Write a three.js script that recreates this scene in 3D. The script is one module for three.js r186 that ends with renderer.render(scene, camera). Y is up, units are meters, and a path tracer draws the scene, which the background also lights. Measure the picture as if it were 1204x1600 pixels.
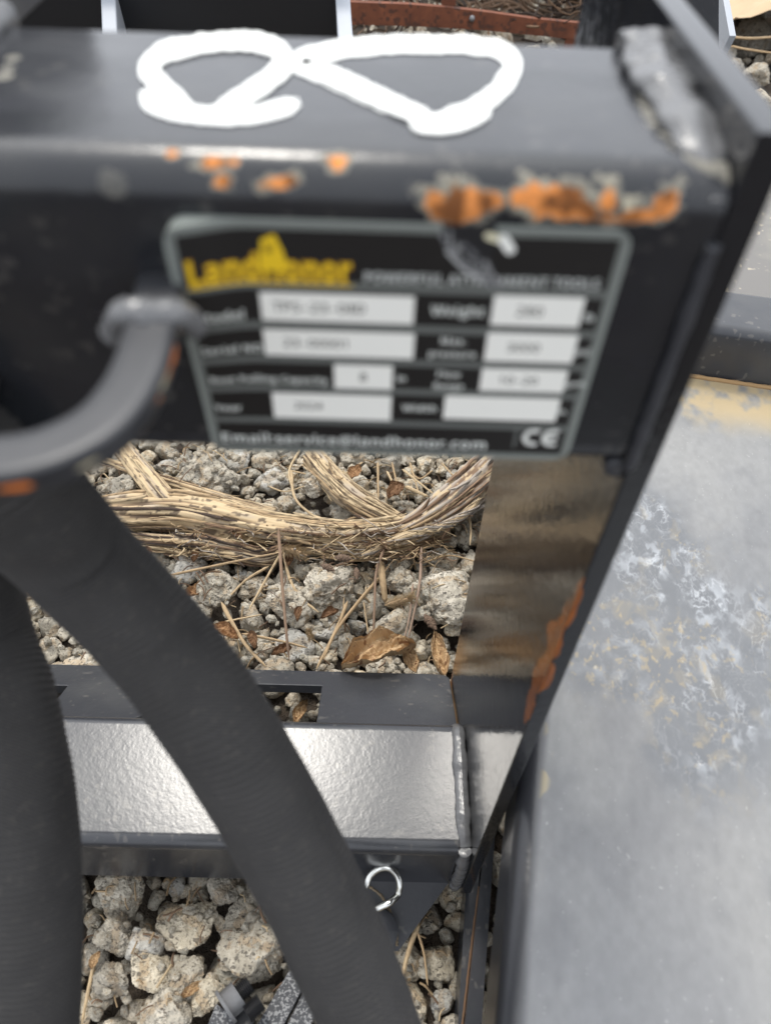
import * as THREE from 'three';
import { mergeGeometries, mergeVertices } from 'three/addons/utils/BufferGeometryUtils.js';
import { ImprovedNoise } from 'three/addons/math/ImprovedNoise.js';
import { RoundedBoxGeometry } from 'three/addons/geometries/RoundedBoxGeometry.js';

// ---------------------------------------------------------------- camera, sky, sun, exposure
const S = 0.16, G = 4.4;                       // metres per working unit (camera to tube face); ground lies G units under the camera
const scene = new THREE.Scene();
const camera = new THREE.PerspectiveCamera(69.64, 770 / 1024, 0.01, 400);
const RIGHT = new THREE.Vector3(0.99955284, 0.0262833, -0.01425885);
const UP = new THREE.Vector3(-0.02798748, 0.65445409, -0.75558358);
const BACK = new THREE.Vector3(-0.01052746, 0.75564478, 0.65489704);
camera.quaternion.setFromRotationMatrix(new THREE.Matrix4().makeBasis(RIGHT, UP, BACK));
camera.position.set(0, G * S, 0);
camera.focus = 4.9 * S;
camera.userData.fStop = 7;
scene.add(camera);
const renderer = new THREE.WebGLRenderer({ antialias: true });
renderer.setSize(770, 1024);
renderer.toneMapping = THREE.LinearToneMapping;
renderer.toneMappingExposure = 1.5;
renderer.shadowMap.enabled = true;
const sunDir = new THREE.Vector3(-0.16, 0.905, -0.39).normalize();
{ // thin bright overcast: even veil, a little brighter round the hidden sun
  const w = 512, h = 256, a = new Float32Array(w * h * 4), d = new THREE.Vector3();
  for (let j = 0; j < h; j++) for (let i = 0; i < w; i++) {
    const el = ((j + 0.5) / h - 0.5) * Math.PI, az = ((i + 0.5) / w - 0.5) * 2 * Math.PI;
    d.set(Math.cos(el) * Math.cos(az), Math.sin(el), Math.cos(el) * Math.sin(az));
    const ang = Math.acos(Math.min(1, d.dot(sunDir)));
    const s = Math.max(0, d.y), veil = 0.9 + 0.15 * s;
    const glow = 1.5 * Math.exp(-ang * ang / (2 * 0.3 * 0.3)) + 0.35 * Math.exp(-ang * ang / (2 * 0.75 * 0.75));
    const k = (j * w + i) * 4, g = d.y < 0 ? 0.25 : 1;
    a[k] = g * (veil * 0.93 + glow); a[k + 1] = g * (veil * 0.98 + glow * 0.985); a[k + 2] = g * (veil * 1.07 + glow * 0.95); a[k + 3] = 1;
  }
  const t = new THREE.DataTexture(a, w, h, THREE.RGBAFormat, THREE.FloatType);
  t.mapping = THREE.EquirectangularReflectionMapping; t.magFilter = THREE.LinearFilter; t.minFilter = THREE.LinearFilter; t.needsUpdate = true;
  scene.background = t; scene.environment = t;
}
const sun = new THREE.DirectionalLight(new THREE.Color(1, 0.95, 0.87), 1.4);
sun.position.copy(sunDir).multiplyScalar(6); sun.castShadow = true; sun.shadow.radius = 20;
Object.assign(sun.shadow.camera, { left: -3, right: 3, top: 3, bottom: -3, near: 0.5, far: 14 });
sun.shadow.mapSize.set(2048, 2048);
scene.add(sun, sun.target);

// ---------------------------------------------------------------- helpers
let seed = 7;
const rnd = () => { seed = (seed * 1664525 + 1013904223) >>> 0; return seed / 4294967296; };
const rr = (a, b) => a + (b - a) * rnd();
const V = (x, y, z) => new THREE.Vector3(x, y, z);
const v = (x, y, z) => V(x * S, (y + G) * S, z * S);                 // working units -> metres
const F = 1150, OX = 602, OY = 800;
function ray(px, py) { return V(0, 0, 0).addScaledVector(RIGHT, (px - OX) / F).addScaledVector(UP, -(py - OY) / F).addScaledVector(BACK, -1); }
const onY = (px, py, h) => { const r = ray(px, py); return r.multiplyScalar(-h / r.y); };      // working units
const onZ = (px, py, z) => { const r = ray(px, py); return r.multiplyScalar(z / r.z); };
const onX = (px, py, x) => { const r = ray(px, py); return r.multiplyScalar(x / r.x); };
const atDepth = (px, py, d) => ray(px, py).multiplyScalar(d);
const depthOf = (p) => -(p.x * BACK.x + p.y * BACK.y + p.z * BACK.z);
const proj = (p) => { const d = depthOf(p); return [OX + F * p.dot(RIGHT) / d, OY - F * p.dot(UP) / d]; };
const m_ = (p) => v(p.x, p.y, p.z);
const names = {};
function numbered(n) { const k = names[n] = (names[n] ?? -1) + 1; return k ? n + '_' + String(k).padStart(3, '0') : n; }
function shade(o) { o.traverse((c) => { if (c.isMesh) { c.castShadow = true; c.receiveShadow = true; } }); return o; }
function top(o, name, label, category, group, kind) {
  o.name = numbered(name); o.userData = { ...o.userData };
  if (label) o.userData.label = label; if (category) o.userData.category = category;
  if (group) o.userData.group = group; if (kind) o.userData.kind = kind;
  scene.add(shade(o)); return o;
}
function group() { return new THREE.Group(); }
function part(name, g, m, parent, label) { const o = new THREE.Mesh(g, m); o.name = name; if (label) o.userData.label = label; parent.add(o); return o; }
const noise = new ImprovedNoise();
const n3 = (x, y, z) => noise.noise(x + 31.7, y + 17.3, z + 5.1);
// tileable value noise
const LAT = new Float32Array(65536); for (let i = 0; i < 65536; i++) LAT[i] = rnd();
function vn(x, y, p, s = 0) {
  const xi = Math.floor(x), yi = Math.floor(y), fx = x - xi, fy = y - yi, ux = fx * fx * (3 - 2 * fx), uy = fy * fy * (3 - 2 * fy);
  const x0 = ((xi % p) + p) % p, y0 = ((yi % p) + p) % p, x1 = x0 + 1 === p ? 0 : x0 + 1, y1 = y0 + 1 === p ? 0 : y0 + 1, k = s * 9176 + p * 131;
  const a = LAT[(x0 * 374761 + y0 * 66826 + k) & 65535], b = LAT[(x1 * 374761 + y0 * 66826 + k) & 65535], c = LAT[(x0 * 374761 + y1 * 66826 + k) & 65535], d = LAT[(x1 * 374761 + y1 * 66826 + k) & 65535];
  return a + (b - a) * ux + (c - a) * uy + (a - b - c + d) * ux * uy;
}
function fbm(u, w, p, o, s = 0) { let t = 0, a = 0.5, n = 0; for (let i = 0; i < o; i++) { t += a * vn(u * p, w * p, p, s + i); n += a; a *= 0.5; p *= 2; } return t / n; }
const sm = (a, b, x) => { const t = Math.min(1, Math.max(0, (x - a) / (b - a))); return t * t * (3 - 2 * t); };
function tex(w, h, fn, srgb, repeat = true) {   // fn(u, v) -> [r, g, b] 0..1
  const a = new Uint8Array(w * h * 4);
  for (let j = 0; j < h; j++) for (let i = 0; i < w; i++) {
    const c = fn((i + 0.5) / w, (j + 0.5) / h), k = (j * w + i) * 4;
    if (typeof c === 'number') a[k] = a[k + 1] = a[k + 2] = Math.max(0, Math.min(255, c * 255));
    else for (let q = 0; q < 3; q++) a[k + q] = Math.max(0, Math.min(255, c[q] * 255));
    a[k + 3] = 255;
  }
  const t = new THREE.DataTexture(a, w, h, THREE.RGBAFormat);
  t.wrapS = t.wrapT = repeat ? THREE.RepeatWrapping : THREE.ClampToEdgeWrapping;
  t.magFilter = THREE.LinearFilter; t.minFilter = THREE.LinearMipmapLinearFilter; t.generateMipmaps = true; t.needsUpdate = true;
  if (srgb) t.colorSpace = THREE.SRGBColorSpace; return t;
}
function rep(t, n) { const c = t.clone(); c.repeat.set(n, n); c.needsUpdate = true; return c; }
const std = (o) => new THREE.MeshPhysicalMaterial({ side: THREE.DoubleSide, ...o });
const lin = (r, g, b) => new THREE.Color().setRGB(r, g, b);
const mix3 = (a, b, t) => [a[0] + (b[0] - a[0]) * t, a[1] + (b[1] - a[1]) * t, a[2] + (b[2] - a[2]) * t];

// ---------------------------------------------------------------- materials
// orange-peel relief of sprayed enamel, 48 mm per tile
const peel = tex(512, 512, (u, w) => 0.6 * fbm(u, w, 12, 3, 3) + 0.4 * fbm(u, w, 28, 2, 9));
const paintBase = [0.014, 0.0155, 0.019];
const dustMap = tex(512, 512, (u, w) => {          // sRGB, enamel with thin dust, specks and faint scuffs, 0.3 m per tile
  const d = sm(0.45, 0.8, fbm(u, w, 5, 5, 20)), f = sm(0.72, 0.8, fbm(u, w, 60, 2, 31)) * sm(0.4, 0.6, fbm(u, w, 9, 2, 40));
  return mix3(mix3([0.19, 0.195, 0.21], [0.245, 0.247, 0.252], d), [0.42, 0.4, 0.37], 0.45 * f);
}, true);
const paint = std({ map: rep(dustMap, 1 / 0.3), roughness: 0.24, bumpMap: rep(peel, 1 / 0.048), bumpScale: 0.00009 });
const paintSmooth = std({ map: rep(dustMap, 1 / 0.3), roughness: 0.13, bumpMap: rep(peel, 1 / 0.06), bumpScale: 0.00012 });
const paintDull = std({ map: rep(dustMap, 1 / 0.3), roughness: 0.42, bumpMap: rep(peel, 1 / 0.04), bumpScale: 0.0002 });
const weldMat = std({ color: lin(0.11, 0.11, 0.112), roughness: 0.22, bumpMap: rep(peel, 1 / 0.02), bumpScale: 0.0003 });
const whitePaint = std({ color: lin(0.82, 0.83, 0.8), roughness: 0.7 });
const zinc = std({ color: lin(0.72, 0.72, 0.68), metalness: 1, roughness: 0.24 });
const steel = std({ color: lin(0.2, 0.2, 0.205), metalness: 0.5, roughness: 0.55, bumpMap: rep(peel, 1 / 0.02), bumpScale: 0.0002 });
const blackOxide = std({ color: lin(0.02, 0.02, 0.022), roughness: 0.4 });
const paleEdge = std({ color: lin(0.33, 0.35, 0.38), roughness: 0.5 });

// ---------------------------------------------------------------- geometry builders
// rounded rectangular bar along x with uv in metres: u along x, w round the section from the front-bottom corner
function sectionBar(x0, x1, yTop, yBot, zF, zB, r, nx = 40) {
  const pts = [], A = 8;
  const arc = (cy, cz, a0) => { for (let i = 0; i <= A; i++) { const a = a0 + (i / A) * Math.PI / 2; pts.push([cy + r * Math.sin(a), cz + r * Math.cos(a), Math.sin(a), Math.cos(a)]); } };
  // a=0 faces +z (front), a=90 faces +y
  arc(yTop - r, zF - r, 0); arc(yTop - r, zB + r, Math.PI / 2); arc(yBot + r, zB + r, Math.PI); arc(yBot + r, zF - r, 1.5 * Math.PI);
  pts.unshift([yBot + r, zF, 0, 1]);
  const per = [0]; for (let i = 1; i < pts.length; i++) per.push(per[i - 1] + Math.hypot(pts[i][0] - pts[i - 1][0], pts[i][1] - pts[i - 1][1]));
  const pos = [], nor = [], uv = [], idx = [];
  for (let i = 0; i <= nx; i++) { const x = x0 + (x1 - x0) * i / nx; pts.forEach((p, k) => { const q = v(x, p[0], p[1]); pos.push(q.x, q.y, q.z); nor.push(0, p[2], p[3]); uv.push(x * S, per[k] * S); }); }
  const n = pts.length;
  for (let i = 0; i < nx; i++) for (let k = 0; k < n - 1; k++) { const a = i * n + k, b = a + n; idx.push(a, b, a + 1, b, b + 1, a + 1); }
  const g = new THREE.BufferGeometry();
  for (const end of [0, nx]) { const c = pos.length / 3; const x = end ? x1 : x0, q = v(x, (yTop + yBot) / 2, (zF + zB) / 2); pos.push(q.x, q.y, q.z); nor.push(end ? 1 : -1, 0, 0); uv.push(0, 0);
    pts.forEach((p) => { const e = v(x, p[0], p[1]); pos.push(e.x, e.y, e.z); nor.push(end ? 1 : -1, 0, 0); uv.push(p[1] * S, p[0] * S); });
    for (let k = 0; k < n - 1; k++) end ? idx.push(c, c + 2 + k, c + 1 + k) : idx.push(c, c + 1 + k, c + 2 + k); }
  g.setAttribute('position', new THREE.Float32BufferAttribute(pos, 3)); g.setAttribute('normal', new THREE.Float32BufferAttribute(nor, 3)); g.setAttribute('uv', new THREE.Float32BufferAttribute(uv, 2)); g.setIndex(idx);
  return { g, pts, per };
}
// sweep of a closed section (fn of angle, t -> radius scale) along metre-space points; uv in metres
function sweep(points, radius, { seg = 60, sides = 12, sec, col, flat = 1, closedEnds = true, up = V(0.1, 1, 0.2) } = {}) {
  const curve = points instanceof THREE.Curve ? points : new THREE.CatmullRomCurve3(points), pos = [], uv = [], idx = [], colr = [], L = curve.getLength();
  const T = V(0, 0, 0), N = V(0, 0, 0), B = V(0, 0, 0);
  N.copy(up);
  for (let i = 0; i <= seg; i++) {
    const t = i / seg, p = curve.getPointAt(t); curve.getTangentAt(t, T);
    N.addScaledVector(T, -N.dot(T)).normalize(); B.crossVectors(T, N);
    const R = typeof radius === 'function' ? radius(t) : radius;
    for (let k = 0; k <= sides; k++) {
      const a = (k / sides) * Math.PI * 2, s = sec ? sec(a, t) : 1;
      pos.push(p.x + R * s * (Math.cos(a) * N.x * flat + Math.sin(a) * B.x), p.y + R * s * (Math.cos(a) * N.y * flat + Math.sin(a) * B.y), p.z + R * s * (Math.cos(a) * N.z * flat + Math.sin(a) * B.z));
      uv.push(t * L, (k / sides) * Math.PI * 2 * (typeof radius === 'function' ? radius(0.5) : radius));
      if (col) colr.push(...col(a, t));
    }
  }
  const n = sides + 1;
  for (let i = 0; i < seg; i++) for (let k = 0; k < sides; k++) { const a = i * n + k, b = a + n; idx.push(a, a + 1, b, b, a + 1, b + 1); }
  if (closedEnds) for (const e of [0, seg]) { const c = pos.length / 3, p = curve.getPointAt(e / seg); pos.push(p.x, p.y, p.z); uv.push(0, 0); if (col) colr.push(...col(0, e / seg)); for (let k = 0; k < sides; k++) e ? idx.push(c, e * n + k, e * n + k + 1) : idx.push(c, k + 1, k); }
  const g = new THREE.BufferGeometry();
  g.setAttribute('position', new THREE.Float32BufferAttribute(pos, 3)); g.setAttribute('uv', new THREE.Float32BufferAttribute(uv, 2));
  if (col) g.setAttribute('color', new THREE.Float32BufferAttribute(colr, 3));
  g.setIndex(idx); g.computeVertexNormals();
  return g;
}
function prism(pts, normal, thick) {   // polygon (metre points, any plane) with thickness along -normal; flat faces
  const n = pts.length, ax = pts[1].clone().sub(pts[0]).normalize(), ay = V(0, 0, 0).crossVectors(normal, ax);
  const flat = pts.map((p) => { const d = p.clone().sub(pts[0]); return new THREE.Vector2(d.dot(ax), d.dot(ay)); });
  const tri = THREE.ShapeUtils.triangulateShape(flat, []), pos = [], uv = [];
  const off = normal.clone().multiplyScalar(-thick), put = (p, a, b) => { pos.push(p.x, p.y, p.z); uv.push(a, b); };
  for (const t of tri) { for (const k of t) put(pts[k], flat[k].x, flat[k].y); for (const k of [t[0], t[2], t[1]]) put(pts[k].clone().add(off), flat[k].x, flat[k].y); }
  let L = 0;
  for (let i = 0; i < n; i++) { const a = pts[i], b = pts[(i + 1) % n], l = a.distanceTo(b), c = b.clone().add(off), d = a.clone().add(off);
    put(a, L, 0); put(d, L, thick); put(b, L + l, 0); put(b, L + l, 0); put(d, L, thick); put(c, L + l, thick); L += l; }
  const g = new THREE.BufferGeometry(); g.setAttribute('position', new THREE.Float32BufferAttribute(pos, 3)); g.setAttribute('uv', new THREE.Float32BufferAttribute(uv, 2)); g.computeVertexNormals(); return g;
}
function bar(a, b, w, t, side) {   // straight bar between two metre points, w along `side`, t across
  const d = b.clone().sub(a), L = d.length(), g = new RoundedBoxGeometry(w, L, t, 2, Math.min(w, t) * 0.12);
  const Y = d.normalize(), X = side.clone().addScaledVector(Y, -side.dot(Y)).normalize(), Z = V(0, 0, 0).crossVectors(X, Y);
  const m = new THREE.Matrix4().makeBasis(X, Y, Z); m.setPosition(a.clone().add(b).multiplyScalar(0.5)); return g.applyMatrix4(m);
}
function bead(points, r, seg = 120, k = 40, squash = 0.8) {   // rippled weld bead
  const s0 = rnd() * 50;
  return sweep(points, (t) => r * (0.9 + 0.22 * n3(t * 9 + s0, 2, 1)), { seg, sides: 14, flat: squash, sec: (a, t) => 1 + 0.006 * Math.sin(t * k * 6.28 + 1.6 * Math.cos(a)) + 0.16 * n3(t * 16 + s0, Math.cos(a) * 1.2, Math.sin(a) * 1.2) });
}

// ---------------------------------------------------------------- ground
const GRAVEL = V(0, 0, 0);
const rockBump = tex(768, 768, (u, w) => {
  const base = fbm(u, w, 8, 6, 50), pit = sm(0.66, 0.78, fbm(u, w, 22, 3, 61)) * 0.55 + sm(0.68, 0.78, fbm(u, w, 60, 2, 71)) * 0.35;
  return 0.75 * base + 0.25 * fbm(u, w, 128, 2, 81) - pit * 0.7 + 0.15;
});
const rockMap = tex(768, 768, (u, w) => {
  const a = fbm(u, w, 6, 5, 90), b = fbm(u, w, 40, 3, 95), pit = Math.max(sm(0.66, 0.76, fbm(u, w, 22, 3, 61)) * 0.75, sm(0.68, 0.76, fbm(u, w, 60, 2, 71)) * 0.6), och = sm(0.62, 0.74, fbm(u, w, 7, 4, 99));
  const pale = sm(0.55, 0.75, fbm(u, w, 12, 4, 103));
  let c = mix3([0.63, 0.605, 0.56], [0.78, 0.755, 0.7], 0.6 * a + 0.5 * (b - 0.2));
  c = mix3(c, [0.84, 0.815, 0.765], pale * 0.6); c = mix3(c, [0.62, 0.52, 0.4], och * 0.45); return mix3(c, [0.33, 0.315, 0.295], pit * 0.8);
}, true);
const rockMats = [lin(0.98, 0.96, 0.92), lin(0.82, 0.8, 0.76), lin(0.9, 0.93, 0.98), lin(0.6, 0.59, 0.57), lin(1.05, 1.0, 0.9)].map((c) => std({ color: c, map: rep(rockMap, 1 / 0.09), bumpMap: rep(rockBump, 1 / 0.09), bumpScale: 0.0035, roughness: 0.95, side: THREE.FrontSide }));
const pebbleMat = std({ map: rep(rockMap, 1 / 0.05), bumpMap: rep(rockBump, 1 / 0.05), bumpScale: 0.0012, roughness: 0.95, side: THREE.FrontSide });
const soilMap = tex(512, 512, (u, w) => mix3([0.2, 0.165, 0.135], [0.36, 0.32, 0.275], fbm(u, w, 10, 5, 120)), true);
const soil = std({ map: rep(soilMap, 1 / 0.25), bumpMap: rep(rockBump, 1 / 0.12), bumpScale: 0.006, roughness: 1 });
{
  const g = new THREE.PlaneGeometry(120, 120, 8, 8).rotateX(-Math.PI / 2), uv = g.attributes.uv; for (let i = 0; i < uv.count; i++) uv.setXY(i, uv.getX(i) * 120, uv.getY(i) * 120);
  const o = new THREE.Mesh(g, soil); o.position.y = -0.012; top(o, 'ground', 'bare brown soil under the gravel', null, null, 'structure'); GRAVEL.o = o;
}
const stonesParent = scene.getObjectByName('ground');

function rockGeo(detail, s, { facets = 11, rough = 1, flatY = 0.8, pits = 26 } = {}) {
  let g = new THREE.IcosahedronGeometry(1, detail); g.deleteAttribute('uv'); g.deleteAttribute('normal'); g = mergeVertices(g, 1e-5);
  const q = g.attributes.position, ns = [], ps = [], d = V(0, 0, 0); let sd = s * 7919 + 13; const rn = () => { sd = (sd * 1664525 + 1013904223) >>> 0; return sd / 4294967296; };
  const dir = () => { const z = rn() * 2 - 1, a = rn() * 6.2832, r = Math.sqrt(1 - z * z); return V(r * Math.cos(a), z, r * Math.sin(a)); };
  for (let i = 0; i < facets; i++) ns.push([dir(), 0.62 + 0.36 * rn()]);
  for (let i = 0; i < pits; i++) ps.push([dir(), 0.05 + 0.12 * rn() * rn() * 2, 0.03 + 0.06 * rn()]);
  for (let i = 0; i < q.count; i++) {
    d.fromBufferAttribute(q, i).normalize();
    let e = Math.exp(-1.2 * 16); for (const [n, h] of ns) { const c = d.dot(n); if (c > 0.08) e += Math.exp(-16 * h / c); }
    let r = -Math.log(e) / 16; r = Math.max(0.45, Math.min(1.25, r));
    const ox = s * 3.7;
    r += rough * (0.1 * n3(d.x * 1.7 + ox, d.y * 1.7, d.z * 1.7) + 0.085 * n3(d.x * 4 + ox, d.y * 4, d.z * 4 + 3) + 0.055 * n3(d.x * 9 + ox, d.y * 9 + 2, d.z * 9) + 0.03 * n3(d.x * 19, d.y * 19 + ox, d.z * 19));
    for (const [n, w, h] of ps) { const c = 1 - d.dot(n); if (c < w * w * 3) r -= rough * h * Math.exp(-c / (w * w * 0.4)); }
    q.setXYZ(i, d.x * r, d.y * r * flatY, d.z * r);
  }
  g.computeVertexNormals();
  g.computeBoundingBox(); const b = g.boundingBox, sx = 2 / Math.max(b.max.x - b.min.x, b.max.z - b.min.z); g.scale(sx, sx, sx);   // widest span = 2
  return g;
}
function boxUV(g, k) {   // per-face dominant-axis uv in metres (k = metres per unit of the geometry)
  const h = g.toNonIndexed(), p = h.attributes.position, uv = new Float32Array(p.count * 2), a = V(0, 0, 0), b = V(0, 0, 0), c = V(0, 0, 0), n = V(0, 0, 0);
  for (let i = 0; i < p.count; i += 3) { a.fromBufferAttribute(p, i); b.fromBufferAttribute(p, i + 1); c.fromBufferAttribute(p, i + 2); n.crossVectors(b.clone().sub(a), c.clone().sub(a)); const X = Math.abs(n.x), Y = Math.abs(n.y), Z = Math.abs(n.z);
    [a, b, c].forEach((t, j) => { const [s, w] = Y >= X && Y >= Z ? [t.x, t.z] : X >= Z ? [t.z, t.y] : [t.x, t.y]; uv[(i + j) * 2] = s * k + 0.37; uv[(i + j) * 2 + 1] = w * k + 0.11; }); }
  h.setAttribute('uv', new THREE.BufferAttribute(uv, 2)); return h;
}
// height map of the pile (metres)
const HX0 = -5 * S, HZ0 = -7.5 * S, HC = 0.0035, HW = Math.ceil(9 * S / HC), HH = Math.ceil(8.5 * S / HC), H = new Float32Array(HW * HH).fill(-0.012);
function hAt(x, z) { const i = Math.round((x - HX0) / HC), j = Math.round((z - HZ0) / HC); return i < 0 || j < 0 || i >= HW || j >= HH ? -0.012 : H[j * HW + i]; }
function settle(x, z, r) { let s = 0, n = 0; for (let a = 0; a < 9; a++) { const k = a ? 0.6 * r : 0, t = a * 0.785; s += hAt(x + k * Math.cos(t), z + k * Math.sin(t)); n++; } return s / n; }
function raise(x, z, r, yc, ry) { const n = Math.ceil(r / HC), ci = Math.round((x - HX0) / HC), cj = Math.round((z - HZ0) / HC);
  for (let j = -n; j <= n; j++) for (let i = -n; i <= n; i++) { const d2 = (i * i + j * j) * HC * HC / (r * r); if (d2 > 1) continue; const a = ci + i, b = cj + j; if (a < 0 || b < 0 || a >= HW || b >= HH) continue; const h = yc + ry * Math.sqrt(1 - d2); if (h > H[b * HW + a]) H[b * HW + a] = h; } }
const inWin = (p, m = 0) => { const [x, y] = proj(p); return (y > 690 - m && y < 1065 + m && x > -30 - m && x < 800 + m) || (y > 1360 - m && y < 1640 + m && x > 90 - m && x < 720 + m); };
const placed = [];
// ---- large rocks (top-level things)
const bigRocks = [
  [512, 905, 100, 0, 'large pale pitted rock with two dark seed heads lying on it'], [695, 925, 112, 0, 'large craggy grey rock beside the mirror-like side plate'],
  [318, 733, 122, 1, 'broad flat-faced grey rock beneath the edge of the upper tube'], [190, 768, 88, 3, 'dark porous rock beside the pale forked vine end'],
  [342, 915, 68, 1, 'grey rock with round holes below the torn lower branch'], [452, 930, 84, 0, 'rounded grey rock crossed by the upright brown stalk'],
  [488, 752, 46, 0, 'smooth round grey rock between the two vine forks'], [622, 902, 52, 1, 'rounded dull rock between the wide dry blade and the pink stems'],
  [293, 1442, 92, 4, 'pale faceted rock under the lower tube front'], [182, 1395, 82, 1, 'brown-grey rock tucked under the lower tube'],
  [400, 1470, 128, 1, 'big rough grey boulder behind the bolts'], [176, 1458, 66, 1, 'lumpy grey rock beside the pale blue flint'],
  [222, 1470, 58, 2, 'smooth blue-grey flint with white scratches'], [232, 1512, 74, 4, 'tan rock with rusty spots in the shade of the lower tube'],
  [283, 1527, 66, 1, 'brown pointed rock beside a curled dry leaf scrap'], [172, 1532, 58, 3, 'dull rock beside an upright dry stem'],
  [262, 1572, 78, 0, 'whitish crumbly rock in the shade of the hose'], [320, 1558, 60, 4, 'cream rock next to the dark bracket block'],
  [345, 1388, 60, 3, 'dark pitted rock against the underside of the lower tube'],
];
bigRocks.forEach(([px, py, w, mat, label], i) => {
  let r = 0.5 * w / F; const p = onY(px, py, G - 0.22); r *= depthOf(p);
  const q = m_(p), R = r * S, flat = 0.78;
  const geo = boxUV(rockGeo(28, 11 + i * 5, { facets: i === 12 ? 7 : 12, rough: i === 12 ? 0.35 : 1, flatY: flat, pits: i === 12 ? 2 : 44 }), R);
  const o = new THREE.Mesh(geo, rockMats[mat]); o.scale.setScalar(R);
  o.rotation.y = i * 1.7; const yc = Math.max(q.y - R * 0.45, 0.25 * R); o.position.set(q.x, yc, q.z);
  top(o, 'rock', label, 'rock', 'larger rocks among the gravel'); placed.push([q.x, q.z, R]); raise(q.x, q.z, R * 0.95, yc, R * flat);
});
// ---- stones: parts of the ground
const stoneGeos = []; for (let i = 0; i < 16; i++) stoneGeos.push(boxUV(rockGeo(9, 200 + i * 3, { facets: 10, flatY: 0.72 + 0.02 * (i % 8), pits: 14 }), 0.016));
let nStone = 0;
const rest = [];
function tryStone(r, x, z, gap) {
  for (const [a, b, c] of placed) if (Math.hypot(a - x, b - z) < gap * (r + c)) return false;
  return true;
}
for (const [count, r0, r1, gap] of [[120, 0.0165, 0.025, 0.74], [330, 0.0105, 0.0165, 0.72], [600, 0.0062, 0.0105, 0.7]]) {
  for (let k = 0, t = 0; k < count && t < 9000; t++) {
    let px, py; if (rnd() < 0.78) { px = rr(-20, 790); py = rr(690, 1062); } else { px = rr(95, 715); py = rr(1362, 1635); }
    const p = onY(px, py, G - 0.08), q = m_(p), r = rr(r0, r1); if (!tryStone(r, q.x, q.z, gap)) continue;
    k++; placed.push([q.x, q.z, r]);
    const y = settle(q.x, q.z, r) + r * 0.42; raise(q.x, q.z, r * 0.95, y, r * 0.75);
    const rec = [q.x, y, q.z, r];
    if (nStone < 285) { nStone++; const o = new THREE.Mesh(stoneGeos[Math.floor(rnd() * 16)], rockMats[[0, 0, 1, 4, 2, 3, 0, 4, 1][Math.floor(rnd() * 9)]]); o.name = 'stone'; o.scale.set(r * rr(0.85, 1), r * rr(0.8, 1.1), r * rr(0.8, 1)); o.position.set(q.x, y - stonesParent.position.y, q.z); o.rotation.set(rr(-0.6, 0.6), rr(0, 6.28), rr(-0.6, 0.6)); stonesParent.add(o); }
    else rest.push(rec);
  }
}
// ---- remaining gravel: uncountable
{
  for (let t = 0; t < 15000; t++) { const x = rr(-5, 4) * S, z = rr(-7.4, 0.9) * S, p = V(x / S, -G, z / S); if (inWin(p, 0)) continue; const r = rr(0.007, 0.019); if (!tryStone(r, x, z, 0.85)) continue; placed.push([x, z, r]); const y = settle(x, z, r) + r * 0.42; raise(x, z, r * 0.95, y, r * 0.75); rest.push([x, y, z, r]); }
  for (let t = 0; t < 9000; t++) { const x = rr(-5, 4) * S, z = rr(-7.4, 0.9) * S; const r = rr(0.0028, 0.0068), y = settle(x, z, r) * 0.92 + r * 0.1; rest.push([x, y, z, r]); }
  for (let t = 0; t < 5200; t++) { const z = rr(-26, -7.3) * S, x = rr(-12, 14) * S, r = rr(0.008, 0.03); rest.push([x, r * 0.25 - 0.008, z, r]); }
  const geos = [stoneGeos[1], stoneGeos[5], stoneGeos[9], stoneGeos[13]], lists = [[], [], [], []]; rest.forEach((a, i) => lists[i % 4].push(a));
  const d = new THREE.Object3D(), c = new THREE.Color();
  const g = group();
  lists.forEach((l, i) => { const im = new THREE.InstancedMesh(geos[i], pebbleMat, l.length); l.forEach(([x, y, z, r], k) => { d.position.set(x, y, z); d.rotation.set(rr(-1, 1), rr(0, 6.28), rr(-1, 1)); d.scale.set(r * rr(0.8, 1.1), r * rr(0.8, 1.1), r * rr(0.8, 1.1)); d.updateMatrix(); im.setMatrixAt(k, d.matrix); const s = rr(0.72, 1.1), w = rr(-0.03, 0.05); im.setColorAt(k, c.setRGB(s * (1 + w), s * 0.98, s * (0.93 - w))); });
    im.userData.kind = 'stuff'; top(im, 'gravel', 'loose grey gravel covering the ground', null, null, 'stuff'); });
}

// ---------------------------------------------------------------- attachment frame (the near black steel frame)
const frame = group();
const XP = 0.479, XQ = 0.53, LEFT = -5.2;
// upper tube: own texture over x -0.85..0.5 units, section length 0..1.15 units
const UT = sectionBar(LEFT, XP - 0.004, -0.445, -1.01, -1.0, -1.56, 0.062, 90);
const TU0 = -0.85, TU1 = 0.5, TW = 1.15, tw = 1400, th = 1000;
function tubeUW(px, py) {   // pixel -> (x, section length) on the upper tube, in working units
  let best = null; for (let k = 0; k < 30; k++) for (let s = 0; s < 12; s++) { const a = UT.pts[k], b = UT.pts[k + 1], f = s / 12, y = a[0] + (b[0] - a[0]) * f, z = a[1] + (b[1] - a[1]) * f; if (UT.per[k] > 1.12) continue;
    const r = ray(px, py); const t = (y * r.y + z * r.z) / (r.y * r.y + r.z * r.z), e = Math.hypot(r.y * t - y, r.z * t - z); const w = UT.per[k] + f * (UT.per[k + 1] - UT.per[k]); if (!best || e < best[2]) best = [r.x * t, w, e]; }
  return best;
}
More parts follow.
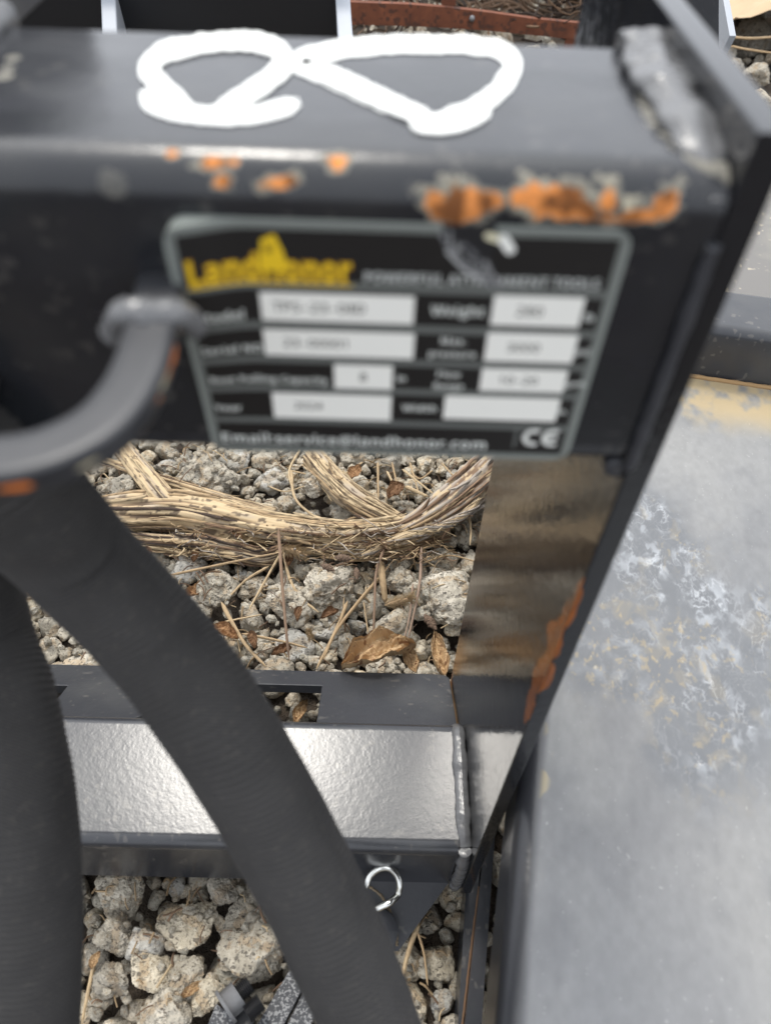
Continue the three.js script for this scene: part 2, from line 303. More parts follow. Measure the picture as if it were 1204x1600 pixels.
const tubeMats = (() => {
  const rust = new Float32Array(tw * th), bare = new Float32Array(tw * th);
  const splat = (buf, px, py, rx, ry, k = 1) => {   // rx, ry in thousandths of a working unit
    const [x, w] = tubeUW(px, py), cx = (x - TU0) / (TU1 - TU0) * tw, cy = w / TW * th, ax = rx / 1000 / (TU1 - TU0) * tw, ay = ry / 1000 / TW * th;
    for (let j = Math.max(0, Math.floor(cy - ay * 1.6)); j < Math.min(th, cy + ay * 1.6); j++) for (let i = Math.max(0, Math.floor(cx - ax * 1.6)); i < Math.min(tw, cx + ax * 1.6); i++) {
      const d = Math.hypot((i - cx) / ax, (j - cy) / ay) + 1.5 * (fbm(i / tw, j / th, 30, 4, 7) - 0.5) + 0.7 * (fbm(i / tw, j / th, 110, 2, 17) - 0.5); if (d < 1) buf[j * tw + i] = Math.max(buf[j * tw + i], k * sm(1, 0.8, d)); } };
  // rust along the rounded upper edge
  for (const a of [[720, 325, 40, 26], [690, 330, 22, 20], [745, 345, 32, 22], [770, 315, 16, 12], [870, 320, 48, 26], [835, 312, 18, 20], [905, 330, 34, 18], [950, 318, 16, 26], [1000, 338, 34, 12], [1040, 322, 20, 24], [810, 308, 12, 14], [925, 345, 60, 9], [770, 350, 30, 14], [525, 254, 18, 14], [348, 285, 13, 13], [440, 288, 28, 10], [335, 255, 22, 9], [365, 252, 9, 8], [268, 240, 10, 7]]) { splat(bare, a[0], a[1], a[2] * 1.5, a[3] * 1.5, 0.75); splat(rust, ...a); }
  for (const a of [[820, 325, 16, 14, 1], [985, 320, 16, 22, 1], [960, 350, 60, 8, 1], [430, 290, 36, 12, 0.6], [350, 255, 30, 12, 0.5], [180, 290, 20, 18, 0.35], [785, 375, 18, 22, 0.9], [1150, 340, 16, 60, 0.6], [1110, 430, 10, 40, 0.5]]) splat(bare, ...a);
  // chipped edge beside the two heavy welds on the top face
  for (const l of [[[985, 82], [992, 110], [1003, 140], [1012, 170], [1020, 190], [1042, 205], [1060, 228], [1085, 250], [1110, 262], [1140, 275]], [[2, 122], [18, 98], [38, 70], [60, 46]]]) for (let i = 0; i + 1 < l.length; i++) for (let f = 0; f < 1; f += 0.2) splat(bare, l[i][0] + f * (l[i + 1][0] - l[i][0]), l[i][1] + f * (l[i + 1][1] - l[i][1]), 11, 17, 0.6);
  const map = tex(tw, th, (u, w) => {
    const i = Math.min(tw - 1, Math.floor(u * tw)), j = Math.min(th - 1, Math.floor(w * th)), k = j * tw + i;
    const d = sm(0.45, 0.8, fbm(u, w, 5, 5, 20)), f = sm(0.7, 0.8, fbm(u, w, 70, 2, 31)) * sm(0.4, 0.6, fbm(u, w, 9, 2, 40));
    // wiped dust on the top face: patches with edges of their own
    const topf = w * TW > 0.55 ? 1 : 0, x = TU0 + u * (TU1 - TU0), wd = topf * (0.5 * sm(0.42, 0.62, fbm(u * 1.2, w * 3, 6, 4, 55)) + 0.6 * sm(0.5, 0.58, fbm(u, w, 4, 3, 63)) * sm(-0.66, -0.6, x) * sm(-0.4, -0.5, x));
    let c = mix3([0.125, 0.13, 0.145], [0.165, 0.167, 0.173], d); c = mix3(c, [0.36, 0.345, 0.32], 0.4 * f); c = mix3(c, [0.42, 0.42, 0.42], 0.32 * wd);
    c = mix3(c, [0.72, 0.69, 0.6], bare[k] * (0.55 + 0.45 * vn(u * 300, w * 200, 4096)));
    const rt = fbm(u, w, 60, 3, 77); return mix3(c, mix3([0.44, 0.26, 0.11], [0.82, 0.52, 0.27], sm(0.3, 0.65, rt)), rust[k]);
  }, true, false);
  const ro = tex(tw / 2, th / 2, (u, w) => { const i = Math.min(tw - 1, Math.floor(u * tw)), j = Math.min(th - 1, Math.floor(w * th)), k = j * tw + i; const r = Math.max(rust[k], bare[k]); return 0.15 + 0.14 * fbm(u, w, 7, 4, 20) + r * 0.7; }, false, false);
  for (const t of [map, ro]) { t.repeat.set(1 / ((TU1 - TU0) * S), 1 / (TW * S)); t.offset.set(-TU0 / (TU1 - TU0), 0); }
  return std({ map, roughnessMap: ro, roughness: 1, bumpMap: rep(peel, 1 / 0.048), bumpScale: 0.00008 });
})();
const upperTube = part('upper_tube', UT.g, tubeMats, frame, 'square black steel tube with rust along its upper edge');
function strokeMark(paths) {   // hand-brushed paint on the top of the tube: outline with ragged edge, 0.4 mm thick
  const pos = [], idx = [];
  paths.forEach(([pts, w], lay) => {
    const lev = 0.4428 - 0.0012 * lay, c = new THREE.CatmullRomCurve3(pts.map(([x, y]) => V(x, y, 0))), n = 110, base = pos.length / 3, s0 = rnd() * 90;
    for (let i = 0; i <= n; i++) { const t = i / n, p = c.getPointAt(t), g = c.getTangentAt(t), cap = Math.min(1, Math.sqrt(Math.max(0.02, Math.min(t, 1 - t)) * 14));
      for (const sgn of [-1, -0.33, 0.33, 1]) { const e = Math.abs(sgn) === 1 ? 1 + 0.14 * n3(t * 26, sgn * 3, s0) + 0.22 * n3(t * 70, sgn * 5, s0) : 1, hw = 0.5 * w * cap * sgn * e, q = onY(p.x - g.y * hw, p.y + g.x * hw, lev), z = m_(q); pos.push(z.x, z.y, z.z); } }
    for (let i = 0; i < n; i++) for (let k = 0; k < 3; k++) { const a = base + i * 4 + k, b = a + 4; idx.push(a, b, a + 1, b, b + 1, a + 1); }
  });
  const g = new THREE.BufferGeometry(); g.setAttribute('position', new THREE.Float32BufferAttribute(pos, 3)); g.setIndex(idx); g.computeVertexNormals(); return g;
}
part('paint_mark', strokeMark([[[[224, 142], [236, 160], [262, 172], [300, 178], [370, 181], [425, 173], [466, 160]], 25], [[[300, 172], [268, 148], [244, 126], [232, 108], [240, 92], [262, 80], [320, 68], [390, 64], [432, 76], [444, 98], [425, 120], [385, 148], [335, 174]], 29]]), whitePaint, upperTube, 'white hand-painted loop mark');
part('paint_mark', strokeMark([[[[640, 178], [600, 160], [545, 134], [492, 110], [464, 96], [490, 86], [550, 74], [650, 69], [740, 71], [790, 82], [802, 100], [785, 132], [758, 158], [725, 176], [690, 186], [655, 190]], 27], [[[642, 186], [680, 193], [725, 186], [762, 166]], 30], [[[500, 108], [560, 136], [620, 164], [670, 186]], 26]]), whitePaint, upperTube, 'white hand-painted triangular mark');

// side plate, profile in (−z, y), own texture
{
  const sh = new THREE.Shape(); const P = [[1.0, -0.385], [2.2, -0.385], [2.2, -4.24], [1.75, -4.115], [1.0, -4.112]];
  P.forEach(([a, b], i) => i ? sh.lineTo(a * S, b * S) : sh.moveTo(a * S, b * S));
  const b = 0.004 * S, g = new THREE.ExtrudeGeometry(sh, { depth: (XQ - XP) * S - 2 * b, bevelEnabled: true, bevelSize: b, bevelThickness: b, bevelOffset: -b, bevelSegments: 2 });
  const m = new THREE.Matrix4().makeBasis(V(0, 0, -1), V(0, 1, 0), V(1, 0, 0)); m.setPosition(XP * S + b, G * S, 0); 
  const q = g.attributes.position, uv = g.attributes.uv, nq = g.attributes.normal; for (let i = 0; i < q.count; i++) uv.setXY(i, Math.abs(nq.getZ(i)) > 0.9 ? q.getX(i) / S : 0.92 + 0.068 * sm(0.05, 0, Math.abs(q.getX(i) / S - 1)) * (q.getZ(i) < 0.001 ? 1 : 0), q.getY(i) / S);
  g.applyMatrix4(m);
  // rust strips beside the front edge; (a = -z, y) in working units
  const rusts = [[1.0, -1.48, 0.022, 0.13], [1.02, -1.66, 0.045, 0.13], [1.05, -1.72, 0.055, 0.07], [1.02, -1.85, 0.055, 0.13], [1.05, -1.95, 0.035, 0.09], [1.03, -2.06, 0.04, 0.09], [1.03, -2.13, 0.025, 0.06], [2.19, -4.1, 0.05, 0.15]];
  const map = tex(512, 1200, (u, w) => {
    const a = 0.9 + u * 1.4, y = -4.4 + w * 4.2; const d = sm(0.45, 0.8, fbm(u, w, 5, 5, 20));
    let c = mix3([0.115, 0.12, 0.13], [0.15, 0.15, 0.152], d); let r = 0; const jit = 1.1 * (fbm(u, w * 3, 20, 4, 7) - 0.5);
    for (const [ra, ry, sa, sy] of rusts) r = Math.max(r, sm(1, 0.85, Math.hypot((a - ra) / sa, (y - ry) / sy) + jit));
    const wl = Math.abs(a - (1.46 + 0.28 * (y + 1.7))); c = mix3(c, [0.05, 0.05, 0.055], 0.7 * sm(0.012, 0.004, wl) * sm(-3, -2.6, y));
    return mix3(c, mix3([0.36, 0.19, 0.06], [0.66, 0.37, 0.13], fbm(u, w, 60, 3, 77)), r);
  }, true, false);
  map.repeat.set(1 / 1.4, 1 / 4.2); map.offset.set(-0.9 / 1.4, 4.4 / 4.2);
  const peelP = rep(peel, 1); peelP.repeat.set(1 / 0.5, 1 / 0.3);
  part('side_plate', g, std({ map, roughness: 0.1, bumpMap: peelP, bumpScale: 0.00022 }), frame, 'glossy black side plate with rust along its front edge');
  const far = part('side_plate', g, paintSmooth, frame); far.position.x = (LEFT - XQ) * S;
}
// lower tube
const LT = sectionBar(LEFT, XP - 0.06, -3.58, -4.15, -1.04, -1.68, 0.06, 60);
part('lower_tube', LT.g, paint, frame, 'black steel tube with pale sky glare on its top face');
// sloping flange behind the lower tube with two slots
{
  const K = 0.593, yAt = (z) => -3.93 - K * (-z - 1.81), nrm = V(0, 1, -K).normalize();
  const u0 = -1.66, u1 = -2.225, c = 0.06;
  const hit = (px, py) => { const r = ray(px, py), t = (-3.93 + 1.81 * K) / (r.y - K * r.z); return r.multiplyScalar(t); };
  const sh = new THREE.Shape(); const e = XP - 0.006, sl = 1 / Math.cos(Math.atan(K)), D = (z) => (-z - 1.66) * sl;
  sh.moveTo(LEFT * S, 0); sh.lineTo(e * S, 0); sh.lineTo(e * S, (D(u1) - c) * S); sh.quadraticCurveTo((e - 0.005) * S, D(u1) * S, (e - c - 0.03) * S, D(u1) * S); sh.lineTo(LEFT * S, D(u1) * S); sh.closePath();
  const a1 = hit(503, 1083), b1 = hit(238, 1122), b0 = hit(225, 1130), L1 = hit(108, 1083), L0 = hit(85, 1112);
  const slot1 = new THREE.Path(); const zt = D(a1.z);
  const s1 = [[a1.x, 0.1], [a1.x, zt], [b1.x + 0.2, zt], [b0.x, D(b0.z)], [b0.x - 0.05, 0.1]];
  const s2 = [[L0.x - 0.06, 0.1], [L0.x, D(L0.z)], [L1.x, D(L1.z)], [L1.x - 0.9, D(L1.z)], [L1.x - 0.9, 0.1]];
  for (const s of [s1, s2]) { const h = new THREE.Path(); s.forEach(([x, y], i) => i ? h.lineTo(x * S, y * S) : h.moveTo(x * S, y * S)); h.closePath(); sh.holes.push(h); }
  const g = new THREE.ExtrudeGeometry(sh, { depth: 0.05 * S, bevelEnabled: true, bevelSize: 0.004 * S, bevelThickness: 0.004 * S, bevelOffset: -0.004 * S, bevelSegments: 1, curveSegments: 10 });
  const Y = V(0, -K, -1).normalize(), m = new THREE.Matrix4().makeBasis(V(1, 0, 0), Y, V(0, 0, 0).crossVectors(V(1, 0, 0), Y)); const o = v(0, yAt(-1.66), -1.66); m.setPosition(o); g.applyMatrix4(m);
  // top face must be on the plane: the extrusion goes along x cross Y
  part('flange', g, paintDull, frame, 'dark sloping flange with two slots');
  const rl = []; for (const [x, y] of [[702, 1066], [706, 1090], [710, 1112], [713, 1132]]) rl.push(m_(onX(x, y, XP - 0.004)));
  part('rust_seam', sweep(rl, (t) => 0.0055 * S * (1.5 - 0.8 * t), { seg: 20, sides: 6 }), std({ color: lin(0.26, 0.16, 0.08), roughness: 0.95 }), frame, 'thin rusty line in the flange corner');
}
// weld beads
part('weld_bead', bead([v(XP - 0.03, -3.62, -1.08), v(XP - 0.034, -3.585, -1.14), v(XP - 0.034, -3.575, -1.4), v(XP - 0.034, -3.585, -1.62), v(XP - 0.03, -3.68, -1.69)], 0.04 * S, 160, 26, 0.7), weldMat, frame);
part('weld_bead', bead([v(XP - 0.03, -3.6, -1.05), v(XP - 0.03, -3.8, -1.02), v(XP - 0.03, -4.1, -1.03)], 0.036 * S, 80, 14), weldMat, frame);
{
  const s0 = 3;
  const big = sweep([v(XP - 0.014, -0.485, -1.008), v(XP - 0.028, -0.45, -1.08), v(XP - 0.034, -0.437, -1.25), v(XP - 0.03, -0.437, -1.4), v(XP - 0.026, -0.44, -1.52), v(XP - 0.02, -0.5, -1.575)], (t) => S * (0.047 + 0.016 * n3(t * 8, 1, 3)) * (0.35 + 0.65 * sm(0, 0.25, t)), { seg: 200, sides: 26, flat: 0.55, up: V(0, 1, 0), sec: (a, t) => 1 + 0.3 * n3(t * 7, Math.cos(a) * 1.2, Math.sin(a) * 1.2) + 0.16 * n3(t * 17, Math.cos(a) * 2, Math.sin(a) * 2 + 9) + 0.07 * n3(t * 50, Math.cos(a) * 4, Math.sin(a) * 4 + 2) });
  part('weld_bead', big, weldMat, frame, 'heavy lumpy weld joining tube top and side plate');
}
part('weld_bead', bead([v(XP - 0.004, -0.54, -0.996), v(XP - 0.002, -0.75, -0.994), v(XP, -1.0, -0.996)], 0.015 * S, 120, 16), paintDull, frame);
part('weld_bead', bead([v(XP - 0.012, -1.02, -1.01), v(XP - 0.012, -1.02, -1.3), v(XP - 0.012, -1.02, -1.55)], 0.03 * S, 80, 14), paintDull, frame);
// lug standing on the tube further along, with its weld
part('lug', new RoundedBoxGeometry(0.06 * S, 0.34 * S, 0.75 * S, 2, 0.004 * S).translate(-0.77 * S, (G - 0.32) * S, -1.72 * S), paintDull, frame);
part('weld_bead', bead([v(-0.72, -0.44, -1.2), v(-0.715, -0.437, -1.38), v(-0.715, -0.44, -1.55)], 0.04 * S, 90, 16), weldMat, frame);

// data plate
{
  const X0 = -0.314, X1 = 0.357, Y0 = -0.986, Y1 = -0.522, cw = 2048, ch = Math.round(cw * (Y1 - Y0) / (X1 - X0));
  const cv = document.createElement('canvas'); cv.width = cw; cv.height = ch; const c = cv.getContext('2d');
  const C = (px, py) => { const p = onZ(px, py, -1); return [(p.x - X0) / (X1 - X0) * cw, (Y1 - p.y) / (Y1 - Y0) * ch]; };
  const grey = '#7c817c', black = '#161515', white = '#e4e3dc';
  c.fillStyle = grey; c.fillRect(0, 0, cw, ch); c.fillStyle = '#6a6e6a'; c.fillRect(22, 22, cw - 44, ch - 44); c.fillStyle = black; c.fillRect(52, 46, cw - 104, ch - 92);
  const band = (py, h) => { const y = C(600, py)[1]; c.fillStyle = '#5f625f'; c.fillRect(40, y - h / 2, cw - 80, h); };
  band(449, 44); band(512, 44); band(565, 40); band(610, 40); band(660, 40);
  const box = (x0, y0, x1, y1, text, size, dx = 0.5) => { const a = C(x0, y0), b = C(x1, y1), k = C(x0, y1); const l = (a[0] + k[0]) / 2; c.fillStyle = white; c.fillRect(l, a[1], b[0] - l, b[1] - a[1]); if (text) { c.fillStyle = '#2a2a28'; c.font = `bold ${size}px monospace`; c.textAlign = 'center'; c.textBaseline = 'middle'; c.fillText(text, l + (b[0] - l) * dx, (a[1] + b[1]) / 2); } };
  box(408, 455, 645, 506, 'TPS-23-08D', 74, 0.38); box(768, 460, 902, 511, '280', 74, 0.42);
  box(413, 513, 645, 560, '23-00001', 70, 0.35); box(758, 518, 892, 567, '3000', 70, 0.42);
  box(522, 568, 612, 608, '8', 74); box(750, 574, 878, 613, '10-20', 70, 0.44);
  box(427, 612, 610, 656, '2024', 66, 0.3); box(693, 617, 866, 658, '', 60);
  const word = (px, py, text, size, align = 'left', col = '#c9ccc6', font = 'sans-serif', wt = 'bold') => { const [x, y] = C(px, py); c.fillStyle = col; c.font = `${wt} ${size}px ${font}`; c.textAlign = align; c.textBaseline = 'middle'; c.fillText(text, x, y); };
  word(312, 487, 'Model', 74); word(318, 540, 'Serial NO.', 66); word(329, 588, 'Root Pulling Capacity', 60); word(337, 634, 'Year', 66);
  word(715, 485, 'Weight', 76, 'center'); word(708, 532, 'Max.', 58, 'center'); word(706, 552, 'pressure', 58, 'center'); word(700, 584, 'Flow', 56, 'center'); word(700, 602, 'Range', 56, 'center'); word(655, 637, 'Width', 66, 'center');
  word(910, 495, 'lb', 60); word(897, 548, 'psi', 56); word(882, 598, 'gpm', 50); word(869, 642, 'in', 56); word(618, 590, 'in', 60);
  word(345, 682, 'Email:service@landhonor.com', 104); word(567, 432, 'POWERFUL ATTACHMENT TOOLS', 71, 'left', '#b9bcb8');
  { const [x] = C(300, 425), [x2, y2] = C(552, 428); c.fillStyle = '#d9b51f'; c.font = 'bold 178px sans-serif'; c.textAlign = 'left'; c.textBaseline = 'alphabetic'; const w0 = c.measureText('LandHonor').width; c.save(); c.translate(x - 8, y2 + 42); c.scale((x2 - x) / w0, 1); c.lineWidth = 12; c.strokeStyle = '#a8741a'; c.strokeText('LandHonor', 0, 0); c.fillText('LandHonor', 0, 0); c.restore(); c.fillRect(x - 4, y2 + 52, x2 - x, 10);
    const [ex, ey] = C(425, 412); c.fillStyle = '#d9b51f'; c.beginPath(); c.moveTo(ex - 62, ey + 30); c.lineTo(ex - 40, ey - 120); c.lineTo(ex + 22, ey - 150); c.lineTo(ex + 58, ey - 60); c.lineTo(ex + 76, ey + 30); c.fill(); c.fillStyle = '#7d6416'; c.fillRect(ex - 24, ey - 96, 30, 40); }
  { const a = C(818, 664), b = C(886, 700); c.fillStyle = '#5f625f'; c.fillRect(a[0] - 40, a[1], 14, b[1] - a[1]); c.fillStyle = black; c.lineWidth = 30; c.strokeStyle = '#cfd0ca'; const y = (a[1] + b[1]) / 2 + 4; for (const x of [a[0] + 70, a[0] + 178]) { c.beginPath(); c.arc(x, y, 50, Math.PI * 0.35, Math.PI * 1.65); c.stroke(); } c.beginPath(); c.moveTo(a[0] + 140, y); c.lineTo(a[0] + 200, y); c.stroke(); }
  // torn and scraped top edge
  { const P = (a) => a.map(([x, y]) => C(x, y)); const poly = (a, f) => { c.fillStyle = f; c.beginPath(); P(a).forEach(([x, y], i) => i ? c.lineTo(x, y) : c.moveTo(x, y)); c.fill(); };
    poly([[686, 335], [772, 335], [776, 372], [765, 400], [775, 430], [742, 420], [712, 388], [694, 362]], '#1b1c1f');
    const scr = (a, w, col) => { c.strokeStyle = col; c.lineWidth = w; c.lineCap = 'round'; c.lineJoin = 'round'; c.beginPath(); P(a).forEach(([x, y], i) => i ? c.lineTo(x, y) : c.moveTo(x, y)); c.stroke(); };
    scr([[690, 362], [702, 390], [716, 408], [740, 424], [768, 446]], 26, '#6f7072'); scr([[698, 392], [722, 418], [752, 436]], 14, '#a3a4a3'); scr([[758, 408], [766, 426], [782, 446]], 24, '#7b7b7c'); scr([[726, 380], [744, 396], [748, 410]], 16, '#4b4c50');
    scr([[762, 366], [778, 372]], 34, '#d8d2b4'); scr([[786, 372], [796, 388]], 48, '#e6e6e0'); for (let i = 0; i < 60; i++) { const t = rnd(); scr([[692 + 80 * t + rr(-8, 8), 360 + 80 * t + rr(-12, 12)], [694 + 80 * t + rr(-8, 8), 366 + 80 * t + rr(-12, 12)]], rr(3, 9), rnd() < 0.5 ? '#8c8d8d' : '#2a2b2e'); } }
  // small scratches
  for (let i = 0; i < 90; i++) { c.strokeStyle = `rgba(150,150,145,${rr(0.08, 0.3)})`; c.lineWidth = rr(1, 3); const x = rr(0, cw), y = rr(0, ch); c.beginPath(); c.moveTo(x, y); c.lineTo(x + rr(-60, 60), y + rr(-20, 20)); c.stroke(); }
  const t = new THREE.CanvasTexture(cv); t.colorSpace = THREE.SRGBColorSpace; t.magFilter = THREE.LinearFilter;
  // sheet with rounded corners, lifted a little at its upper corner
  const nu = 48, nv = 32, pos = [], uv = [], idx = [], R = 0.028;
  const lift = (x, y) => 0.0022 + 0.032 * sm(-0.2, X0, x) * sm(Y0, Y1, y) + 0.003 * Math.exp(-((x - 0.14) ** 2 + (y - Y1) ** 2) / 0.004);
  for (const layer of [0, 1]) for (let j = 0; j <= nv; j++) for (let i = 0; i <= nu; i++) {
    let a = i / nu, b = j / nv, x = X0 + (X1 - X0) * a, y = Y0 + (Y1 - Y0) * b; const dx = Math.max(X0 + R - x, x - X1 + R, 0), dy = Math.max(Y0 + R - y, y - Y1 + R, 0);
    const qx = x, qy = y; if (dx > 0 && dy > 0) { const m = Math.max(dx, dy), l = Math.hypot(dx, dy), f = m / l; x += (x < 0 ? 1 : -1) * dx * (1 - f); y += (y < -0.75 ? 1 : -1) * dy * (1 - f); }
    const p = v(x, y, -1 + (layer ? 0.0008 : lift(x, y))); pos.push(p.x, p.y, p.z); uv.push((x - X0) / (X1 - X0), (y - Y0) / (Y1 - Y0)); }
  const n = nu + 1, o = n * (nv + 1);
  for (let j = 0; j < nv; j++) for (let i = 0; i < nu; i++) { const a = j * n + i; idx.push(a, a + 1, a + n, a + 1, a + n + 1, a + n); idx.push(o + a, o + a + n, o + a + 1, o + a + 1, o + a + n, o + a + n + 1); }
  const rim = []; for (let i = 0; i < nu; i++) rim.push([i, i + 1]); for (let j = 0; j < nv; j++) rim.push([j * n + nu, (j + 1) * n + nu]); for (let i = nu; i > 0; i--) rim.push([nv * n + i, nv * n + i - 1]); for (let j = nv; j > 0; j--) rim.push([j * n, (j - 1) * n]);
  // thin edge only where the sheet lies on the tube; each rim quad keeps its own vertices
  const g = new THREE.BufferGeometry(); for (const [a, b] of rim) idx.push(a, o + a, b, b, o + a, o + b);
  g.setAttribute('position', new THREE.Float32BufferAttribute(pos, 3)); g.setAttribute('uv', new THREE.Float32BufferAttribute(uv, 2)); g.setIndex(idx);
  const gg = g.toNonIndexed(); gg.computeVertexNormals();
  part('data_plate', gg, std({ map: t, roughness: 0.42, metalness: 0 }), frame, 'printed black and grey data plate with a torn scraped top edge');
}
// hose guide: bent bar with a boss on the tube face
{
  const y = -0.635, top_ = [[222, 548], [196, 604], [155, 652], [105, 682], [50, 702], [-15, 712], [-90, 708], [-170, 680], [-240, 620]];
  const pts = top_.map(([a, b]) => { const p = onY(a, b, -y - 0.02); return v(p.x, y, p.z); }); pts.unshift(v(pts[0].x / S - 0.015, y, -1.0)); pts.push(v(pts[pts.length - 1].x / S - 0.05, y, -1.0));
  const hw = 0.036, hh = 0.021, R = 0.01, sec = [];
  const map = tex(1024, 256, (u, w) => { const d = fbm(u * 4, w, 8, 4, 11); let c = mix3([0.14, 0.145, 0.16], [0.2, 0.2, 0.21], d); const edge = Math.exp(-(((w - 0.375) / 0.07) ** 2)); const r = sm(0.52, 0.6, fbm(u * 3, w * 0.5, 7, 3, 13) * (0.55 + 0.6 * edge)); const b = sm(0.42, 0.55, fbm(u * 2, w, 9, 3, 23) * (0.4 + 0.7 * edge)); c = mix3(c, [0.72, 0.68, 0.57], b * edge); return mix3(c, [0.78, 0.43, 0.18], r * sm(0.2, 0.7, edge + 0.2)); }, true, true);
  const m = std({ map, roughness: 0.4 });
  const curve = new THREE.CatmullRomCurve3(pts), seg = 120, sides = 32, pos = [], uv = [], idx = [];
  for (let i = 0; i <= seg; i++) { const t = i / seg, p = curve.getPointAt(t), T = curve.getTangentAt(t); const side = V(-T.z, 0, T.x).normalize();
    for (let k = 0; k <= sides; k++) { const a = (k / sides) * Math.PI * 2 + Math.PI / 4, ca = Math.cos(a), sa = Math.sin(a), e = Math.pow(Math.abs(ca) ** 9 + Math.abs(sa) ** 9, -1 / 9); const q = p.clone().addScaledVector(side, ca * e * hw * S); q.y += sa * e * hh * S; pos.push(q.x, q.y, q.z); uv.push(t, k / sides); } }
  const n = sides + 1; for (let i = 0; i < seg; i++) for (let k = 0; k < sides; k++) { const a = i * n + k, b = a + n; idx.push(a, a + 1, b, b, a + 1, b + 1); }
  const g = new THREE.BufferGeometry(); g.setAttribute('position', new THREE.Float32BufferAttribute(pos, 3)); g.setAttribute('uv', new THREE.Float32BufferAttribute(uv, 2)); g.setIndex(idx); g.computeVertexNormals();
  const hg = part('hose_guide', g, m, frame, 'bent flat steel hose guide with chipped rusty edge');
  const bp = onY(232, 508, 0.635);
  const b = bead([v(bp.x - 0.055, bp.y - 0.02, bp.z - 0.005), v(bp.x - 0.035, bp.y + 0.018, bp.z), v(bp.x + 0.01, bp.y + 0.022, bp.z + 0.004), v(bp.x + 0.05, bp.y + 0.012, bp.z - 0.01), v(bp.x + 0.06, bp.y - 0.02, bp.z - 0.03)], 0.026 * S, 60, 9);
  part('weld_bead', b, weldMat, hg);
}
// ear under the lower tube with pin boss
{
  const K = 0.35, hit = (px, py) => { const r = ray(px, py), t = (-4.1 - K * 1.02) / (r.y - K * r.z) * 1; return r.multiplyScalar(Math.abs(t)); };
  // plane: y = -4.1 - K*(z + 1.02)
  const plane = (px, py) => { const r = ray(px, py), t = (-4.1 - K * 1.02) / (r.y + K * r.z); return m_(r.multiplyScalar(t)); };
  const P = [plane(706, 1372), plane(622, 1486), plane(560, 1486), plane(480, 1372)];
  part('ear', prism(P, V(0, 1, K).normalize(), 0.035 * S), paintDull, frame, 'triangular ear plate under the lower tube');
  part('dirt_crust', sweep([plane(560, 1374), plane(600, 1373), plane(640, 1374), plane(680, 1376), plane(702, 1377)], 0.006 * S, { seg: 90, sides: 7, sec: (a, t) => 1 + 0.8 * n3(t * 40, Math.cos(a) * 2, Math.sin(a)) }), std({ color: lin(0.2, 0.16, 0.11), roughness: 1 }), frame);
  part('dirt_crust', sweep([plane(572, 1382), plane(594, 1398), plane(608, 1422), plane(618, 1450), plane(620, 1478)], 0.007 * S, { seg: 90, sides: 7, sec: (a, t) => 1 + 0.8 * n3(t * 36, Math.cos(a) * 2, Math.sin(a)) }), std({ color: lin(0.22, 0.17, 0.11), roughness: 1 }), frame);
  const c = plane(590, 1452), boss = sweep([c.clone().add(V(0, -0.02, -0.004)), c.clone().add(V(0, 0.004, 0.001)), c.clone().add(V(0, 0.009, 0.003))], 0.16 * S * 0.62, { seg: 6, sides: 40, up: V(1, 0, 0) });
  part('pin_boss', boss, paintDull, frame);
  const c2 = plane(572, 1452); part('pin', sweep([c2.clone().add(V(0, -0.01, 0)), c2.clone().add(V(0, 0.012, 0.004))], 0.012, { seg: 4, sides: 32, up: V(1, 0, 0) }), std({ color: lin(0.06, 0.06, 0.065), metalness: 0.6, roughness: 0.4, bumpMap: rep(rockBump, 1 / 0.03), bumpScale: 0.001 }), frame);
}
top(frame, 'attachment_frame', 'black steel attachment frame with data plate and white painted marks on its top tube', 'attachment frame');

// spring clip
{
  const d = 3.55, P = [[560, 1425], [566, 1408], [571, 1388], [578, 1368], [592, 1357], [607, 1356], [619, 1366], [624, 1382], [621, 1398], [608, 1410], [590, 1419], [572, 1428], [552, 1437]].map(([x, y], i) => m_(atDepth(x, y, d + (i > 8 ? -0.03 : 0.03))));
  const g = sweep(P, 0.0165 * S, { seg: 110, sides: 14 }); top(new THREE.Mesh(g, zinc), 'spring_clip', 'shiny zinc wire spring clip looped above the ear plate pin', 'clip');
}
